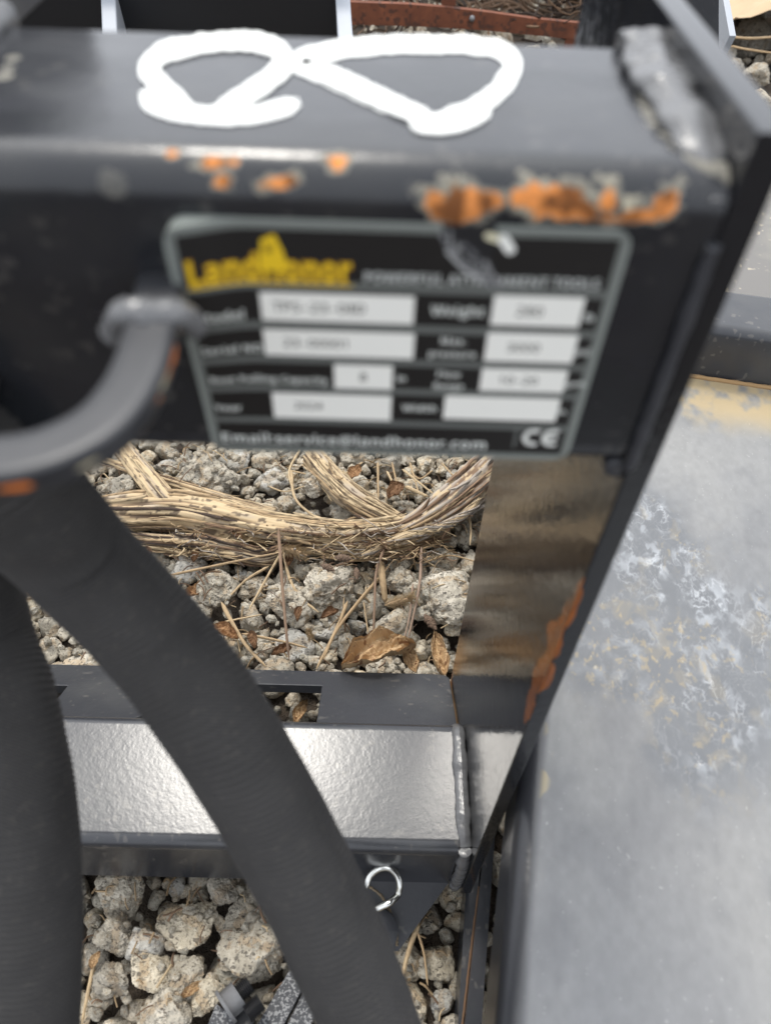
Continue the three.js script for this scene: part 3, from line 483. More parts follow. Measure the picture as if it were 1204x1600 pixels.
// ---------------------------------------------------------------- hoses
{
  const weave = tex(512, 512, (u, w) => { const a = Math.abs(((u * 90 + w * 60) % 1) - 0.5) * 2, b = Math.abs(((w * 48 - u * 4 + 8) % 1) - 0.5) * 2; return 0.35 + 0.5 * a + 0.18 * b * a + 0.1 * (fbm(u, w, 64, 2, 3) - 0.5); });
  const wmap = tex(512, 512, (u, w) => { const a = Math.abs(((u * 90 + w * 60) % 1) - 0.5) * 2, f = fbm(u, w, 6, 4, 5), z = sm(0.68, 0.8, fbm(u, w, 70, 2, 8)); return mix3(mix3([0.125, 0.12, 0.118], [0.26, 0.252, 0.245], 0.8 * a + 0.4 * (f - 0.3)), [0.34, 0.32, 0.29], z * 0.3); }, true);
  const cloth = std({ map: rep(wmap, 1 / 0.13), bumpMap: rep(weave, 1 / 0.13), bumpScale: 0.0004, roughness: 0.85, sheen: 0.25, sheenRoughness: 0.6, sheenColor: lin(0.4, 0.4, 0.42) });
  const R = 0.14;
  const h1 = [[-700, 600, 1.5], [-420, 590, 1.35], [-200, 625, 1.3], [-70, 705, 1.36], [20, 775, 1.52], [107, 857, 1.74], [239, 995, 1.86], [340, 1132, 1.88], [426, 1274, 1.95], [519, 1462, 2.02], [582, 1610, 2.1], [640, 1780, 2.2]].map(([x, y, d]) => m_(atDepth(x, y, d)));
  const h2 = [[-150, 560, 1.2], [-130, 720, 1.5], [-95, 850, 1.8], [-40, 985, 1.95], [5, 1120, 1.95], [28, 1250, 1.95], [42, 1400, 1.98], [40, 1600, 2.05], [30, 1800, 2.15]].map(([x, y, d]) => m_(atDepth(x, y, d)));
  const mk = (pts, s, ph) => { const cu = new THREE.CatmullRomCurve3(pts), LL = cu.getLength(); return sweep(cu, R * S, { seg: Math.ceil(LL / 0.00042), sides: 72, up: V(0.2, 0.3, 1), sec: (a, t) => { const x = a - ph - 0.5 * n3(t * 2.4, s, 1); return 1 + 0.015 * Math.sin(6.2832 * t * LL / 0.0029 + 5 * a) + 0.05 * Math.cos(2 * x) + 0.045 * n3(t * 9, Math.cos(a) + s, Math.sin(a)) + 0.03 * n3(t * 26, Math.cos(a) * 1.5 + s, Math.sin(a) * 1.5) - 0.13 * Math.exp(-((Math.sin((x - 0.6) / 2)) ** 2) / 0.01) + 0.1 * Math.exp(-((Math.sin((x - 1.05) / 2)) ** 2) / 0.008) - 0.06 * Math.exp(-((Math.sin((x - 2.6) / 2)) ** 2) / 0.02); } }); };
  top(new THREE.Mesh(mk(h1, 3, 2.2), cloth), 'sleeved_hose', 'black woven-sleeved hose slanting from the hose guide across the lower tube', 'hose');
  top(new THREE.Mesh(mk(h2, 9, 0.2), cloth), 'sleeved_hose', 'black woven-sleeved hose hanging straight down past the end of a flange slot', 'hose');
}
// ---------------------------------------------------------------- second attachment: dusty grey deck, cross tube, rail
{
  const t0 = group(), a = 0.196, e = V(Math.sin(a), 0, -Math.cos(a)), ac = V(Math.cos(a), 0, Math.sin(a)), A = V(0.66, 0, -1.162), YT = -2.75, r = 0.075;
  const P = (c, h, t) => v(A.x + ac.x * c + e.x * t, YT + h, A.z + ac.z * c + e.z * t);
  const prof = []; prof.push([-r, -0.36]); prof.push([-r, -r]); for (let i = 1; i <= 10; i++) { const b = i / 10 * Math.PI / 2; prof.push([-r * Math.cos(b), -r + r * Math.sin(b)]); } for (const x of [0.5, 1, 1.6, 2.4, 3.4]) prof.push([x, 0]); prof.push([3.4, -0.36]);
  const deck = (ta, tb, dy, nt) => { const pos = [], uv = [], idx = [], per = [0]; for (let i = 1; i < prof.length; i++) per.push(per[i - 1] + Math.hypot(prof[i][0] - prof[i - 1][0], prof[i][1] - prof[i - 1][1]));
    for (let j = 0; j <= nt; j++) prof.forEach((q, i) => { const t = ta + (tb - ta) * j / nt, p = P(q[0], q[1] + dy, t); pos.push(p.x, p.y, p.z); uv.push(per[i] * S, t * S); });
    const n = prof.length; for (let j = 0; j < nt; j++) for (let i = 0; i < n - 1; i++) { const k = j * n + i; idx.push(k, k + 1, k + n, k + 1, k + n + 1, k + n); }
    const g = new THREE.BufferGeometry(); g.setAttribute('position', new THREE.Float32BufferAttribute(pos, 3)); g.setAttribute('uv', new THREE.Float32BufferAttribute(uv, 2)); g.setIndex(idx); g.computeVertexNormals(); return g; };
  const off = 0.36 - r + r * Math.PI / 2;   // section length where the flat begins
  const U0 = 0, U1 = 3.2, T0 = -1.9, T1 = 2.6;
  const map = tex(1536, 1536, (u, w) => {
    const x = U0 + u * (U1 - U0) - off, t = T0 + w * (T1 - T0);           // across, along in working units
    const big = fbm(u, w, 4, 5, 33), mid = fbm(u, w, 14, 4, 37), fine = fbm(u, w, 120, 3, 44);
    let c = mix3([0.43, 0.432, 0.435], [0.5, 0.498, 0.49], sm(0.3, 0.7, big)); c = mix3(c, [0.38, 0.383, 0.39], 0.5 * sm(0.5, 0.75, mid)); c = c.map((q) => q + 0.05 * (fine - 0.5));
    const zone = sm(0.05, 0.4, 1 - Math.hypot((x - 0.42 - 0.18 * (0.9 - t)) / 0.7, (t - 0.8) / 1.05)) * sm(0.3, 0.52, fbm(u, w, 9, 3, 70));
    const wx = u + 0.02 * (fbm(u, w, 40, 5, 81) - 0.5), wy = w + 0.02 * (fbm(u, w, 40, 5, 83) - 0.5), br = 0.35 * sm(0.35, 0.6, fbm(u, w, 34, 3, 88)) + 0.65 * sm(0.5, 0.64, fbm(u, w, 15, 4, 89)), rid = 1 - Math.abs(2 * fbm(wx, wy, 84, 4, 52) - 1), rid2 = 1 - Math.abs(2 * fbm(wx, wy, 190, 2, 57) - 1);
    c = mix3(c, [0.33, 0.342, 0.36], Math.min(1, zone * 1.2) * 0.6); c = mix3(c, [0.66, 0.675, 0.69], zone * (0.25 + br) * 0.5 * sm(0.5, 0.7, fbm(wx, wy, 70, 5, 59)) * sm(0.35, 0.6, fbm(wx, wy, 18, 3, 58))); c = mix3(c, [0.74, 0.75, 0.76], zone * br * 0.42 * (0.3 + 1.1 * sm(0.4, 0.65, fbm(u, w, 60, 2, 86))) * Math.max(sm(0.88, 0.99, rid), 0.6 * sm(0.86, 0.98, rid2)));
    c = mix3(c, [0.62, 0.545, 0.41], zone * (0.5 * sm(0.6, 0.76, fbm(wx, wy, 190, 3, 91)) * sm(0.42, 0.62, fbm(u, w, 16, 3, 92)) + 0.18 * sm(0.56, 0.74, fbm(wx, wy, 44, 5, 93))));
    c = mix3(c, [0.75, 0.75, 0.73], 0.35 * sm(0.86, 0.92, fbm(u, w, 300, 2, 97)));
    const line = sm(2.02, 2.32, t + 0.1 * (fbm(u, w, 16, 4, 99) - 0.5)); c = mix3(c, [0.63, 0.56, 0.43], line * sm(0.3, 0.55, fbm(u, w, 24, 4, 101)) * 0.9);
    const ed = sm(0.035, 0.0, Math.abs(x - 0.015)) * sm(0.52, 0.62, fbm(u, w, 40, 3, 107)) * sm(-0.5, -0.05, t); c = mix3(c, [0.66, 0.6, 0.46], ed * 0.8);
    const flat = sm(-0.02, 0.03, x + 0.02 * (mid - 0.5)); return mix3(mix3([0.14, 0.145, 0.16], [0.2, 0.2, 0.21], mid), c, flat);
  }, true, false);
  const ro = tex(512, 512, (u, w) => { const x = U0 + u * (U1 - U0) - off; return 0.28 + 0.2 * sm(-0.02, 0.04, x) + 0.1 * fbm(u, w, 8, 4, 12); }, false, false);
  for (const t of [map, ro]) { t.repeat.set(1 / (U1 * S), 1 / ((T1 - T0) * S)); t.offset.set(0, -T0 / (T1 - T0)); }
  const deckMat = std({ map, roughnessMap: ro, roughness: 1, bumpMap: rep(peel, 1 / 0.05), bumpScale: 0.00012 });
  part('deck_plate', deck(-1.9, 2.62, 0, 30), deckMat, t0, 'dusty grey steel deck with scuffs and rust specks');
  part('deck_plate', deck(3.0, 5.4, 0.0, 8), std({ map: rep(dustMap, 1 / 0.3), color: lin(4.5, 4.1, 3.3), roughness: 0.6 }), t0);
  // cross tube
  { const b = sectionBar(-0.15, 3.3, 0.34, -0.3, 0.0, -0.44, 0.055, 20).g; b.translate(0, -G * S, 0); const m = new THREE.Matrix4().makeBasis(ac, V(0, 1, 0), e.clone().negate()); m.setPosition(P(0, 0, 2.56)); b.applyMatrix4(m); part('cross_tube', b, paint, t0); }
  // seam of dirt at the foot of the cross tube
  part('dirt_line', sweep([P(-0.05, 0.004, 2.545), P(0.6, 0.005, 2.545), P(1.4, 0.004, 2.545), P(3.2, 0.004, 2.545)], 0.014 * S, { seg: 80, sides: 8, sec: (q, t) => 1 + 0.5 * n3(t * 60, q, 2) }), std({ color: lin(0.3, 0.19, 0.09), roughness: 1 }), t0);
  // low rails beneath the deck
  const rail = (l1, l2, r1, r2, h, hb) => { const L1 = onY(...l1, h), L2 = onY(...l2, h), R1 = onY(...r1, h), R2 = onY(...r2, h); const ext = (p, q, k) => p.clone().add(p.clone().sub(q).multiplyScalar(k)); const pts = [ext(L1, L2, 1.6), ext(R1, R2, 1.6), ext(R2, R1, 0.8), ext(L2, L1, 0.8)].map(m_); return prism(pts, V(0, 1, 0), (hb - h) * S); };
  part('rail', rail([727, 1400], [715, 1600], [744, 1400], [722, 1600], 4.17, 4.42), paint, t0);
  part('rail', rail([748, 1400], [726, 1600], [766, 1400], [752, 1600], 4.1, 4.42), paint, t0);
  part('rust_seam', sweep([m_(onY(748, 1385, 4.16)), m_(onY(736, 1480, 4.16)), m_(onY(721, 1610, 4.16))], 0.006 * S, { seg: 60, sides: 6, sec: (q, t) => 1 + 0.5 * n3(t * 30, q, 6) }), std({ color: lin(0.15, 0.085, 0.045), roughness: 1 }), t0);
  // legs holding the deck (outside the picture)
  for (const [c, t] of [[2.6, -1.5], [2.6, 2.2], [0.35, 2.3]]) { const p = P(c, -0.36, t), g = new THREE.BoxGeometry(0.35 * S, p.y + 0.02, 0.35 * S); g.translate(p.x, (p.y - 0.02) / 2, p.z); part('leg', g, paint, t0); }
  top(t0, 'steel_deck', 'large dusty grey steel deck with rounded edge beside the black frame', 'attachment');
}
// ---------------------------------------------------------------- bracket with bolts under the hose
{
  const o = group(), h = G - 0.2, q = (x, y, k = 0) => { const p = onY(x, y, h - k); return m_(p); };
  const speck = tex(256, 256, (u, w) => { const s = sm(0.5, 0.62, fbm(u, w, 26, 3, 15)); return mix3([0.2, 0.205, 0.22], [0.5, 0.5, 0.5], s); }, true);
  const gm = std({ map: rep(speck, 1 / 0.03), roughness: 0.6 });
  part('flat_bar', prism([q(452, 1516), q(474, 1540), q(430, 1625), q(388, 1625)], V(0, 1, 0), 0.012), gm, o);
  part('flat_bar', prism([q(477, 1543, -0.03), q(505, 1560, -0.03), q(470, 1630, -0.03), q(434, 1630, -0.03)], V(0, 1, 0), 0.012), gm, o);
  part('block', prism([q(360, 1560, 0.02), q(398, 1592, 0.02), q(380, 1640, 0.02), q(320, 1640, 0.02)], V(0, 1, 0), 0.022), blackOxide, o);
  part('plate', prism([q(338, 1568, 0.06), q(368, 1594, 0.06), q(350, 1640, 0.06), q(310, 1640, 0.06)], V(0, 1, 0), 0.004), gm, o);
  const hex = (x, y, k, r, len, d, m, name) => { const g = new THREE.CylinderGeometry(r, r, len, 6).rotateX(0); const Y = d.clone().normalize(), X = V(0, 1, 0).addScaledVector(Y, -Y.y).normalize(), Z = V(0, 0, 0).crossVectors(X, Y); const mm = new THREE.Matrix4().makeBasis(X, Y, Z); mm.setPosition(q(x, y, k)); part(name, g.applyMatrix4(mm), m, o); };
  const dir = q(386, 1540).sub(q(352, 1572));
  hex(364, 1562, 0.1, 0.0105, 0.011, dir, steel, 'nut'); 
  for (const [x0, y0, x1, y1] of [[368, 1558, 391, 1537], [386, 1585, 408, 1565]]) { const A = q(x0, y0, 0.09), B = q(x1, y1, 0.09); part('threaded_stud', sweep([A, A.clone().lerp(B, 0.5), B], 0.0062, { seg: 110, sides: 16, sec: (a, t) => 1 + 0.13 * Math.sin(t * 6.283 * 9 + a) }), blackOxide, o); }
  part('washer', (() => { const g = new THREE.CylinderGeometry(0.013, 0.013, 0.0025, 24); const Y = dir.clone().normalize(), X = V(0, 1, 0).addScaledVector(Y, -Y.y).normalize(), Z = V(0, 0, 0).crossVectors(X, Y); const mm = new THREE.Matrix4().makeBasis(X, Y, Z); mm.setPosition(q(353, 1573, 0.1)); return g.applyMatrix4(mm); })(), steel, o);
  top(o, 'bolted_bracket', 'speckled grey bracket bars with black bolts on the gravel under the hose', 'bracket');
}
// ---------------------------------------------------------------- dead vine
const fiberMat = std({ vertexColors: true, roughness: 0.92, color: 0xffffff });
const CREAM = [0.5, 0.385, 0.235], TAN = [0.36, 0.255, 0.145], BRN = [0.17, 0.105, 0.062], GRY = [0.36, 0.315, 0.265], DRK = [0.045, 0.03, 0.022];
function fiberStem(list, { n = 70, pal = [CREAM, CREAM, TAN, TAN, GRY, BRN], lift = 0.5, core = BRN, twist = 0.12, fray = 1, bark = 0 } = {}) {
  const pts = [], rad = [];
  for (const [px, py, w, up = 0] of list) { let p = onY(px, py, G - 0.12); const r = 0.5 * w / F * depthOf(p); p = onY(px, py, G - 0.1 - r * lift - up); pts.push(m_(p)); rad.push(r * S); }
  const curve = new THREE.CatmullRomCurve3(pts), R = (t) => { const f = t * (rad.length - 1), i = Math.min(rad.length - 2, Math.floor(f)); return rad[i] + (rad[i + 1] - rad[i]) * (f - i); }, L = curve.getLength();
  const geos = [], s0 = rnd() * 80;
  const gro = (a, t) => n3(t * L * 9 + s0, Math.cos(a) * 5, Math.sin(a) * 5) * 0.6 + n3(t * L * 14, Math.cos(a) * 11 + s0, Math.sin(a) * 11) * 0.5;
  geos.push(sweep(curve, (t) => R(t) * 0.96, { seg: Math.ceil(L / 0.0016), sides: 84, up: V(0.05, 1, 0.1), sec: (a, t) => 1 + 0.13 * n3(t * L * 22 + s0, Math.cos(a) * 1.2, Math.sin(a) * 1.2) + 0.2 * gro(a, t), col: (a, t) => {
    const q = gro(a, t), f = n3(t * L * 60 + s0, Math.cos(a) * 17, Math.sin(a) * 17), w = n3(t * L * 75 + s0, Math.cos(a) * 3.5, Math.sin(a) * 3.5) + 0.5 * n3(t * L * 210, Math.cos(a) * 8, Math.sin(a) * 8 + s0);
    let c = bark ? mix3(BRN, GRY, sm(-0.2, 0.35, q + 0.4 * f)) : mix3(TAN, CREAM, sm(-0.35, 0.15, q + 0.4 * f)); c = mix3(c, GRY, 0.6 * sm(0.05, 0.35, n3(t * L * 18, Math.cos(a) * 1.5 + s0, Math.sin(a) * 1.5))); c = mix3(c, mix3(core, DRK, 0.5), sm(-0.1, -0.34, q)); return mix3(c, bark ? CREAM : [0.085, 0.06, 0.042], sm(0.2, 0.34, w) * 0.85); } }));
  for (let i = 0; i < n; i++) {
    const a0 = rr(0, 6.283), len = rr(0.12, 0.75), t0 = rr(-0.05, 1 - len * 0.6), t1 = Math.min(1, t0 + len), ta = Math.max(0, t0), m = Math.max(8, Math.ceil((t1 - ta) * L / 0.005)), P = [], k = rr(0.96, 1.05), f0 = rnd() * 60, fr = rnd() < 0.3 * fray ? rr(0.15, 0.8) : 0;
    const T = V(0, 0, 0), N = V(0, 0, 0), B = V(0, 0, 0);
    for (let j = 0; j <= m; j++) { const t = Math.min(1, ta + (t1 - ta) * j / m), p = curve.getPointAt(t); curve.getTangentAt(t, T); N.set(0.05, 1, 0.1).addScaledVector(T, -(T.x * 0.05 + T.y + T.z * 0.1)).normalize(); B.crossVectors(T, N); const a = a0 + twist * (t - 0.5) + 0.13 * n3(t * 4, f0, 1), e = 2 * Math.abs(j / m - 0.5), rr_ = R(t) * (k + 0.12 * n3(t * 12, f0, 5) + fr * e * e * e); P.push(p.addScaledVector(N, Math.cos(a) * rr_).addScaledVector(B, Math.sin(a) * rr_)); }
    const base = pal[Math.floor(rnd() * pal.length)], tone = rr(0.7, 1.15), w = rr(0.0005, 0.0016) * (0.5 + R(0.5) / 0.02);
    geos.push(sweep(P, (t) => w * Math.min(1, 8 * Math.min(t, 1 - t) + 0.25), { seg: m, sides: 5, closedEnds: false, flat: 0.55, col: (a, t) => { const q = n3(t * 30 + f0, a, 3); return mix3(base, q > 0.25 ? DRK : BRN, sm(0.08, 0.4, q) * 0.8).map((c) => c * tone); } }));
  }
  return mergeGeometries(geos);
}
{
  const o = group();
  const paleP = [CREAM, CREAM, TAN, TAN, GRY, BRN, DRK], greyP = [GRY, GRY, TAN, CREAM, BRN], brownP = [BRN, BRN, GRY, TAN, [0.25, 0.16, 0.1]];
  part('stem', fiberStem([[142, 800, 40], [200, 800, 58], [280, 800, 64], [360, 816, 62], [440, 830, 54], [520, 838, 50], [590, 834, 46], [640, 826, 40]], { n: 80, pal: paleP }), fiberMat, o, 'thick pale splintered stem');
  part('branch', fiberStem([[775, 722, 56, 0.1], [735, 762, 62, 0.1], [690, 798, 60, 0.08], [645, 826, 48, 0.05], [612, 840, 34]], { n: 26, pal: brownP, core: BRN, bark: 1 }), fiberMat, o, 'thick brown bark-covered branch');
  part('branch', fiberStem([[488, 712, 34, 0.1], [512, 742, 38, 0.1], [548, 776, 40, 0.08], [590, 800, 34, 0.06], [632, 818, 24, 0.03]], { n: 40, pal: [CREAM, CREAM, TAN] }), fiberMat, o);
  part('branch', fiberStem([[192, 700, 30, 0.12], [222, 738, 31, 0.12], [252, 774, 36, 0.12], [272, 796, 34, 0.08]], { n: 24, pal: [CREAM, CREAM, CREAM, TAN] }), fiberMat, o, 'pale upright forked branch');
  part('branch', fiberStem([[160, 718, 12, 0.1], [228, 742, 15, 0.12], [330, 774, 17, 0.08], [430, 802, 14, 0.05]], { n: 16, pal: [TAN, BRN, TAN, CREAM] }), fiberMat, o);
  part('branch', fiberStem([[470, 846, 34], [540, 856, 34], [600, 858, 30], [655, 846, 28], [700, 832, 18]], { n: 80, pal: greyP, fray: 2 }), fiberMat, o);
  part('tendril', fiberStem([[560, 872, 8, 0.12], [630, 838, 10, 0.25], [690, 822, 11, 0.25], [735, 795, 10, 0.22], [766, 735, 9, 0.2]], { n: 14, pal: [GRY, GRY, CREAM], twist: 16 }), fiberMat, o, 'grey twisted tendril');
  // frayed fibre tangle along the joint
  const gs = []; for (let i = 0; i < 150; i++) { const u = rnd(), cx = rnd() < 0.5 ? 250 + 420 * u : 480 + 220 * u, cy = 842 + rr(-22, 34), a = rr(-0.6, 0.6), l = rr(14, 60), P = []; for (let k = 0; k < 5; k++) { const t = k / 4 - 0.5; P.push(m_(onY(cx + l * t * Math.cos(a) + rr(-5, 5), cy + l * t * Math.sin(a) + rr(-5, 5), G - rr(0.12, 0.42)))); } const b = [CREAM, TAN, TAN, BRN, GRY][Math.floor(rnd() * 5)], w = rr(0.0004, 0.0009); gs.push(sweep(P, w, { seg: 10, sides: 5, closedEnds: false, col: () => b })); }
  const fr = part('frayed_fibres', mergeGeometries(gs), fiberMat, o); fr.userData.kind = 'stuff';
  top(o, 'dead_vine', 'thick dead vine of pale splintered fibres lying on the gravel', 'vine');
  const lo = new THREE.Mesh(fiberStem([[196, 842, 20], [250, 848, 28], [310, 852, 34], [370, 862, 34], [412, 870, 26], [470, 848, 22]], { n: 60, pal: [CREAM, TAN, TAN, BRN, DRK], fray: 1.6 }), fiberMat);
  top(lo, 'broken_branch', 'shorter torn branch lying along the lower side of the dead vine', 'branch');
}
// ---------------------------------------------------------------- straws, leaves, seed heads
function straw(list, w, col, label, lift = 0.2, name = 'grass_straw', cat = 'straw', grp = 'dry grass straws on the gravel') {
  const P = list.map(([x, y, u = 0]) => m_(onY(x, y, G - lift - u))), d = 5 * S, s0 = rnd() * 50; const r = 0.5 * w / F * d;
  const g = sweep(P, (t) => r * (1 - 0.35 * t) * Math.min(1, 0.25 + 10 * Math.min(t, 1 - t)), { seg: 40, sides: 7, sec: (a, t) => 1 + 0.25 * n3(t * 12 + s0, Math.cos(a), Math.sin(a)), col: (a, t) => { const q = n3(t * 14 + s0, a, 1); return mix3(col, BRN, sm(0.1, 0.5, q) * 0.5); } });
  top(new THREE.Mesh(g, fiberMat), name, label, cat, grp);
}
const REDB = [0.2, 0.13, 0.085], PINK = [0.27, 0.19, 0.14];
straw([[435, 826, 0.12], [440, 900, 0.15], [447, 985, 0.1], [452, 1032]], 6, REDB, 'upright reddish-brown stalk crossing the middle of the gravel', 0.25, 'dry_stalk', 'stalk', 'dry stalks');
straw([[264, 899], [350, 881, 0.05], [438, 863, 0.1]], 4.5, TAN, 'long straight tan straw under the torn branch', 0.3);
straw([[601, 855, 0.1], [588, 892, 0.12], [585, 946, 0.1], [583, 1004]], 5, REDB, 'thin reddish stalk beside the wide dry blade', 0.22, 'dry_stalk', 'stalk', 'dry stalks');
straw([[658, 855, 0.1], [655, 914, 0.1], [637, 1000]], 5.5, PINK, 'pinkish stalk in front of the craggy grey rock', 0.22, 'dry_stalk', 'stalk', 'dry stalks');
straw([[645, 912, 0.1], [640, 960, 0.08], [628, 1012]], 4, PINK, 'short pink stalk beside the larger pink one', 0.2, 'dry_stalk', 'stalk', 'dry stalks');
straw([[594, 878, 0.05], [598, 910, 0.08], [602, 942]], 14, TAN, 'wide flat dry grass blade beside the seed head', 0.2, 'grass_blade_straw', 'straw', 'dry grass straws on the gravel');
const marks = [[512, 905, 'the large pale pitted rock'], [692, 925, 'the craggy grey rock'], [345, 915, 'the grey rock with round holes'], [592, 1026, 'the large curled tan leaf'], [540, 765, 'the pale bent vine fork'], [700, 780, 'the brown vine branch'], [300, 810, 'the thick pale vine stem'], [455, 742, 'the smooth round grey rock'], [180, 1500, 'the shaded upright stem'], [640, 1480, 'the triangular ear plate'], [40, 930, 'the two hoses'], [600, 858, 'the frayed vine joint'], [460, 862, 'the bristly seed head'], [400, 985, 'the slanting hose'], [440, 930, 'the upright brown stalk'], [610, 745, 'the dark brown leaf']];
const beside = (x, y) => marks.reduce((b, m) => Math.hypot(m[0] - x, m[1] - y) < Math.hypot(b[0] - x, b[1] - y) ? m : b)[2];
const strawLabel = (l, w) => { const a = l[0], b = l[l.length - 1], c = l[l.length >> 1], len = Math.hypot(a[0] - b[0], a[1] - b[1]); return `${len > 80 ? 'long' : len < 45 ? 'short' : 'medium'} ${l.length > 2 ? 'bent' : 'straight'} ${w < 4.2 ? 'hair-thin' : w > 5.6 ? 'stout' : 'slim'} dry straw beside ${beside(c[0], c[1])}`; };
for (const [l, w] of [
  [[[443, 858], [424, 890], [389, 953]], 5], [[[443, 858], [452, 902], [468, 932], [498, 957]], 6], [[[543, 939], [526, 981], [494, 1046]], 6], [[[598, 897], [560, 940], [524, 988], [505, 1030]], 6.5], [[[346, 941], [357, 962], [385, 1009], [416, 1042]], 7],
  [[[420, 885], [385, 906], [352, 939]], 5], [[[378, 990], [431, 1000], [480, 1012]], 5], [[[709, 762], [726, 783], [735, 826], [734, 852]], 5], [[[590, 722], [591, 780]], 5], [[[604, 736], [628, 782]], 5], [[[628, 733], [677, 772]], 5], [[[567, 722], [536, 742]], 4], [[[612, 722], [624, 775]], 4], [[[632, 760], [668, 776]], 8],
  [[[640, 722], [655, 775]], 4], [[[690, 724], [712, 748]], 4], [[[450, 735], [500, 742], [520, 730]], 3.5], [[[470, 700], [452, 735], [455, 760]], 5], [[[455, 735], [462, 780], [500, 815]], 6], [[[520, 830], [470, 850], [430, 862]], 4.5], [[[460, 820], [520, 812], [560, 830]], 4], [[[500, 870], [560, 876], [640, 868]], 4], [[[440, 800], [452, 850]], 4],
  [[[300, 860], [350, 845], [372, 820]], 4], [[[660, 880], [700, 868], [745, 878]], 3.5], [[[568, 940], [575, 990]], 3], [[[300, 985], [350, 972], [410, 960]], 3.5], [[[330, 975], [336, 1010]], 3.5], [[[60, 934], [40, 936], [15, 932]], 4], [[[210, 760], [180, 780], [140, 800]], 5], [[[152, 1490], [142, 1530], [128, 1600]], 5], [[[655, 1440], [640, 1480], [624, 1545]], 7], [[[652, 1455], [662, 1490], [668, 1540]], 3.5], [[[560, 890], [540, 920], [536, 950]], 3],
  [[[620, 880], [648, 862], [690, 848]], 4], [[[676, 735], [655, 748], [640, 735]], 4], [[[420, 760], [445, 768], [480, 758]], 3]]) straw(l, w, rnd() < 0.7 ? mix3(CREAM, TAN, rnd()) : TAN, strawLabel(l, w));
// dry leaves
const leafMap = tex(512, 512, (u, w) => { const vn_ = Math.abs(((u * 9 + Math.abs(w - 0.5) * 4) % 1) - 0.5) < 0.05 ? 1 : 0, mid = Math.abs(w - 0.5) < 0.012 ? 1 : 0, f = fbm(u, w, 8, 5, 12), s = sm(0.62, 0.72, fbm(u, w, 14, 4, 19)); let c = mix3([0.56, 0.44, 0.31], [0.8, 0.69, 0.53], f); c = mix3(c, [0.86, 0.74, 0.56], 0.45 * Math.max(vn_, mid)); return mix3(c, [0.4, 0.26, 0.16], s * 0.7); }, true);
const leafBump = tex(256, 256, (u, w) => 0.5 * fbm(u, w, 10, 4, 5) + (Math.abs(((u * 9 + Math.abs(w - 0.5) * 4) % 1) - 0.5) < 0.06 ? 0.35 : 0) + (Math.abs(w - 0.5) < 0.02 ? 0.4 : 0));
const leafMats = [lin(1, 1, 1), lin(0.7, 0.58, 0.5), lin(0.42, 0.33, 0.29)].map((c) => std({ color: c, map: leafMap, bumpMap: leafBump, bumpScale: 0.001, roughness: 0.8, transmission: 0.0 }));
function leaf(px, py, wpx, asp, turn, curl, mat, label, lift = 0.22, s = 1) {
  const c = onY(px, py, G - lift), L = wpx / F * depthOf(c) * S, q = m_(c), nu = 56, nv = 34, pos = [], uv = [], idx = [];
  for (let i = 0; i <= nu; i++) for (let j = 0; j <= nv; j++) { const u = i / nu, w = j / nv * 2 - 1, hw = 0.5 * asp * Math.pow(Math.sin(Math.PI * Math.min(0.985, Math.max(0.015, u ** 0.85))), 0.75) * (1 + 0.12 * n3(u * 9, w > 0 ? 3 : 7, s)); const a = w * curl * (1 + 0.4 * n3(u * 3, 1, s)); let x = (u - 0.5), y = hw * (1 - Math.cos(a)) / Math.max(0.3, curl) * 1.1, z = hw * Math.sin(a) / Math.max(0.3, curl); y += 0.15 * n3(u * 4.5, w * 2.4, s) + 0.1 * Math.abs(n3(u * 9, w * 4, s + 4)) + 0.04 * n3(u * 22, w * 9, s + 8) + 0.14 * Math.sin(u * 3) * Math.sin(s); const k = V(x, y, z).multiplyScalar(L).applyAxisAngle(V(0, 1, 0), turn); pos.push(q.x + k.x, q.y + k.y, q.z + k.z); uv.push(u, j / nv); }
  const n = nv + 1; for (let i = 0; i < nu; i++) for (let j = 0; j < nv; j++) { const a = i * n + j; idx.push(a, a + 1, a + n, a + 1, a + n + 1, a + n); }
  const g = new THREE.BufferGeometry(); g.setAttribute('position', new THREE.Float32BufferAttribute(pos, 3)); g.setAttribute('uv', new THREE.Float32BufferAttribute(uv, 2)); g.setIndex(idx); g.computeVertexNormals();
  top(new THREE.Mesh(g, leafMats[mat]), 'dry_leaf', label, 'leaf', 'dry leaves on the gravel');
}
leaf(592, 1026, 122, 0.55, 0.35, 1.4, 0, 'large curled tan leaf against the flange edge', 0.28, 2);
leaf(640, 1030, 50, 0.6, 1.9, 1.2, 0, 'small tan leaf tucked against the large curled one', 0.24, 6);
leaf(686, 1022, 78, 0.6, 1.75, 1.8, 0, 'curled orange-tan leaf beside the side plate corner', 0.26, 4);
leaf(350, 988, 52, 0.55, 2.7, 1.3, 1, 'small reddish-brown leaf beside the slanting hose', 0.2, 9);
leaf(555, 737, 34, 0.7, 1.2, 1.0, 1, 'reddish leaf beside the pale vine fork under the tube', 0.24, 12);
leaf(618, 768, 40, 0.7, 0.9, 1.1, 2, 'dark brown leaf between the vine branches', 0.22, 15);
leaf(310, 918, 50, 0.5, 0.8, 1.4, 1, 'rust-coloured curled leaf beside the holed rock', 0.2, 17);
leaf(45, 932, 46, 0.5, 0.3, 1.2, 0, 'tan leaf between the two hoses', 0.22, 20);
leaf(470, 1112, 44, 0.6, 1.2, 1.4, 0, 'tan leaf seen through the flange slot', 0.16, 22);
leaf(302, 1545, 40, 0.5, 0.6, 1.3, 0, 'tan leaf scrap between shaded rocks', 0.22, 25);
leaf(150, 1500, 26, 0.7, 1.3, 1.2, 0, 'small yellow leaf scrap on the shaded upright stem', 0.24, 27);
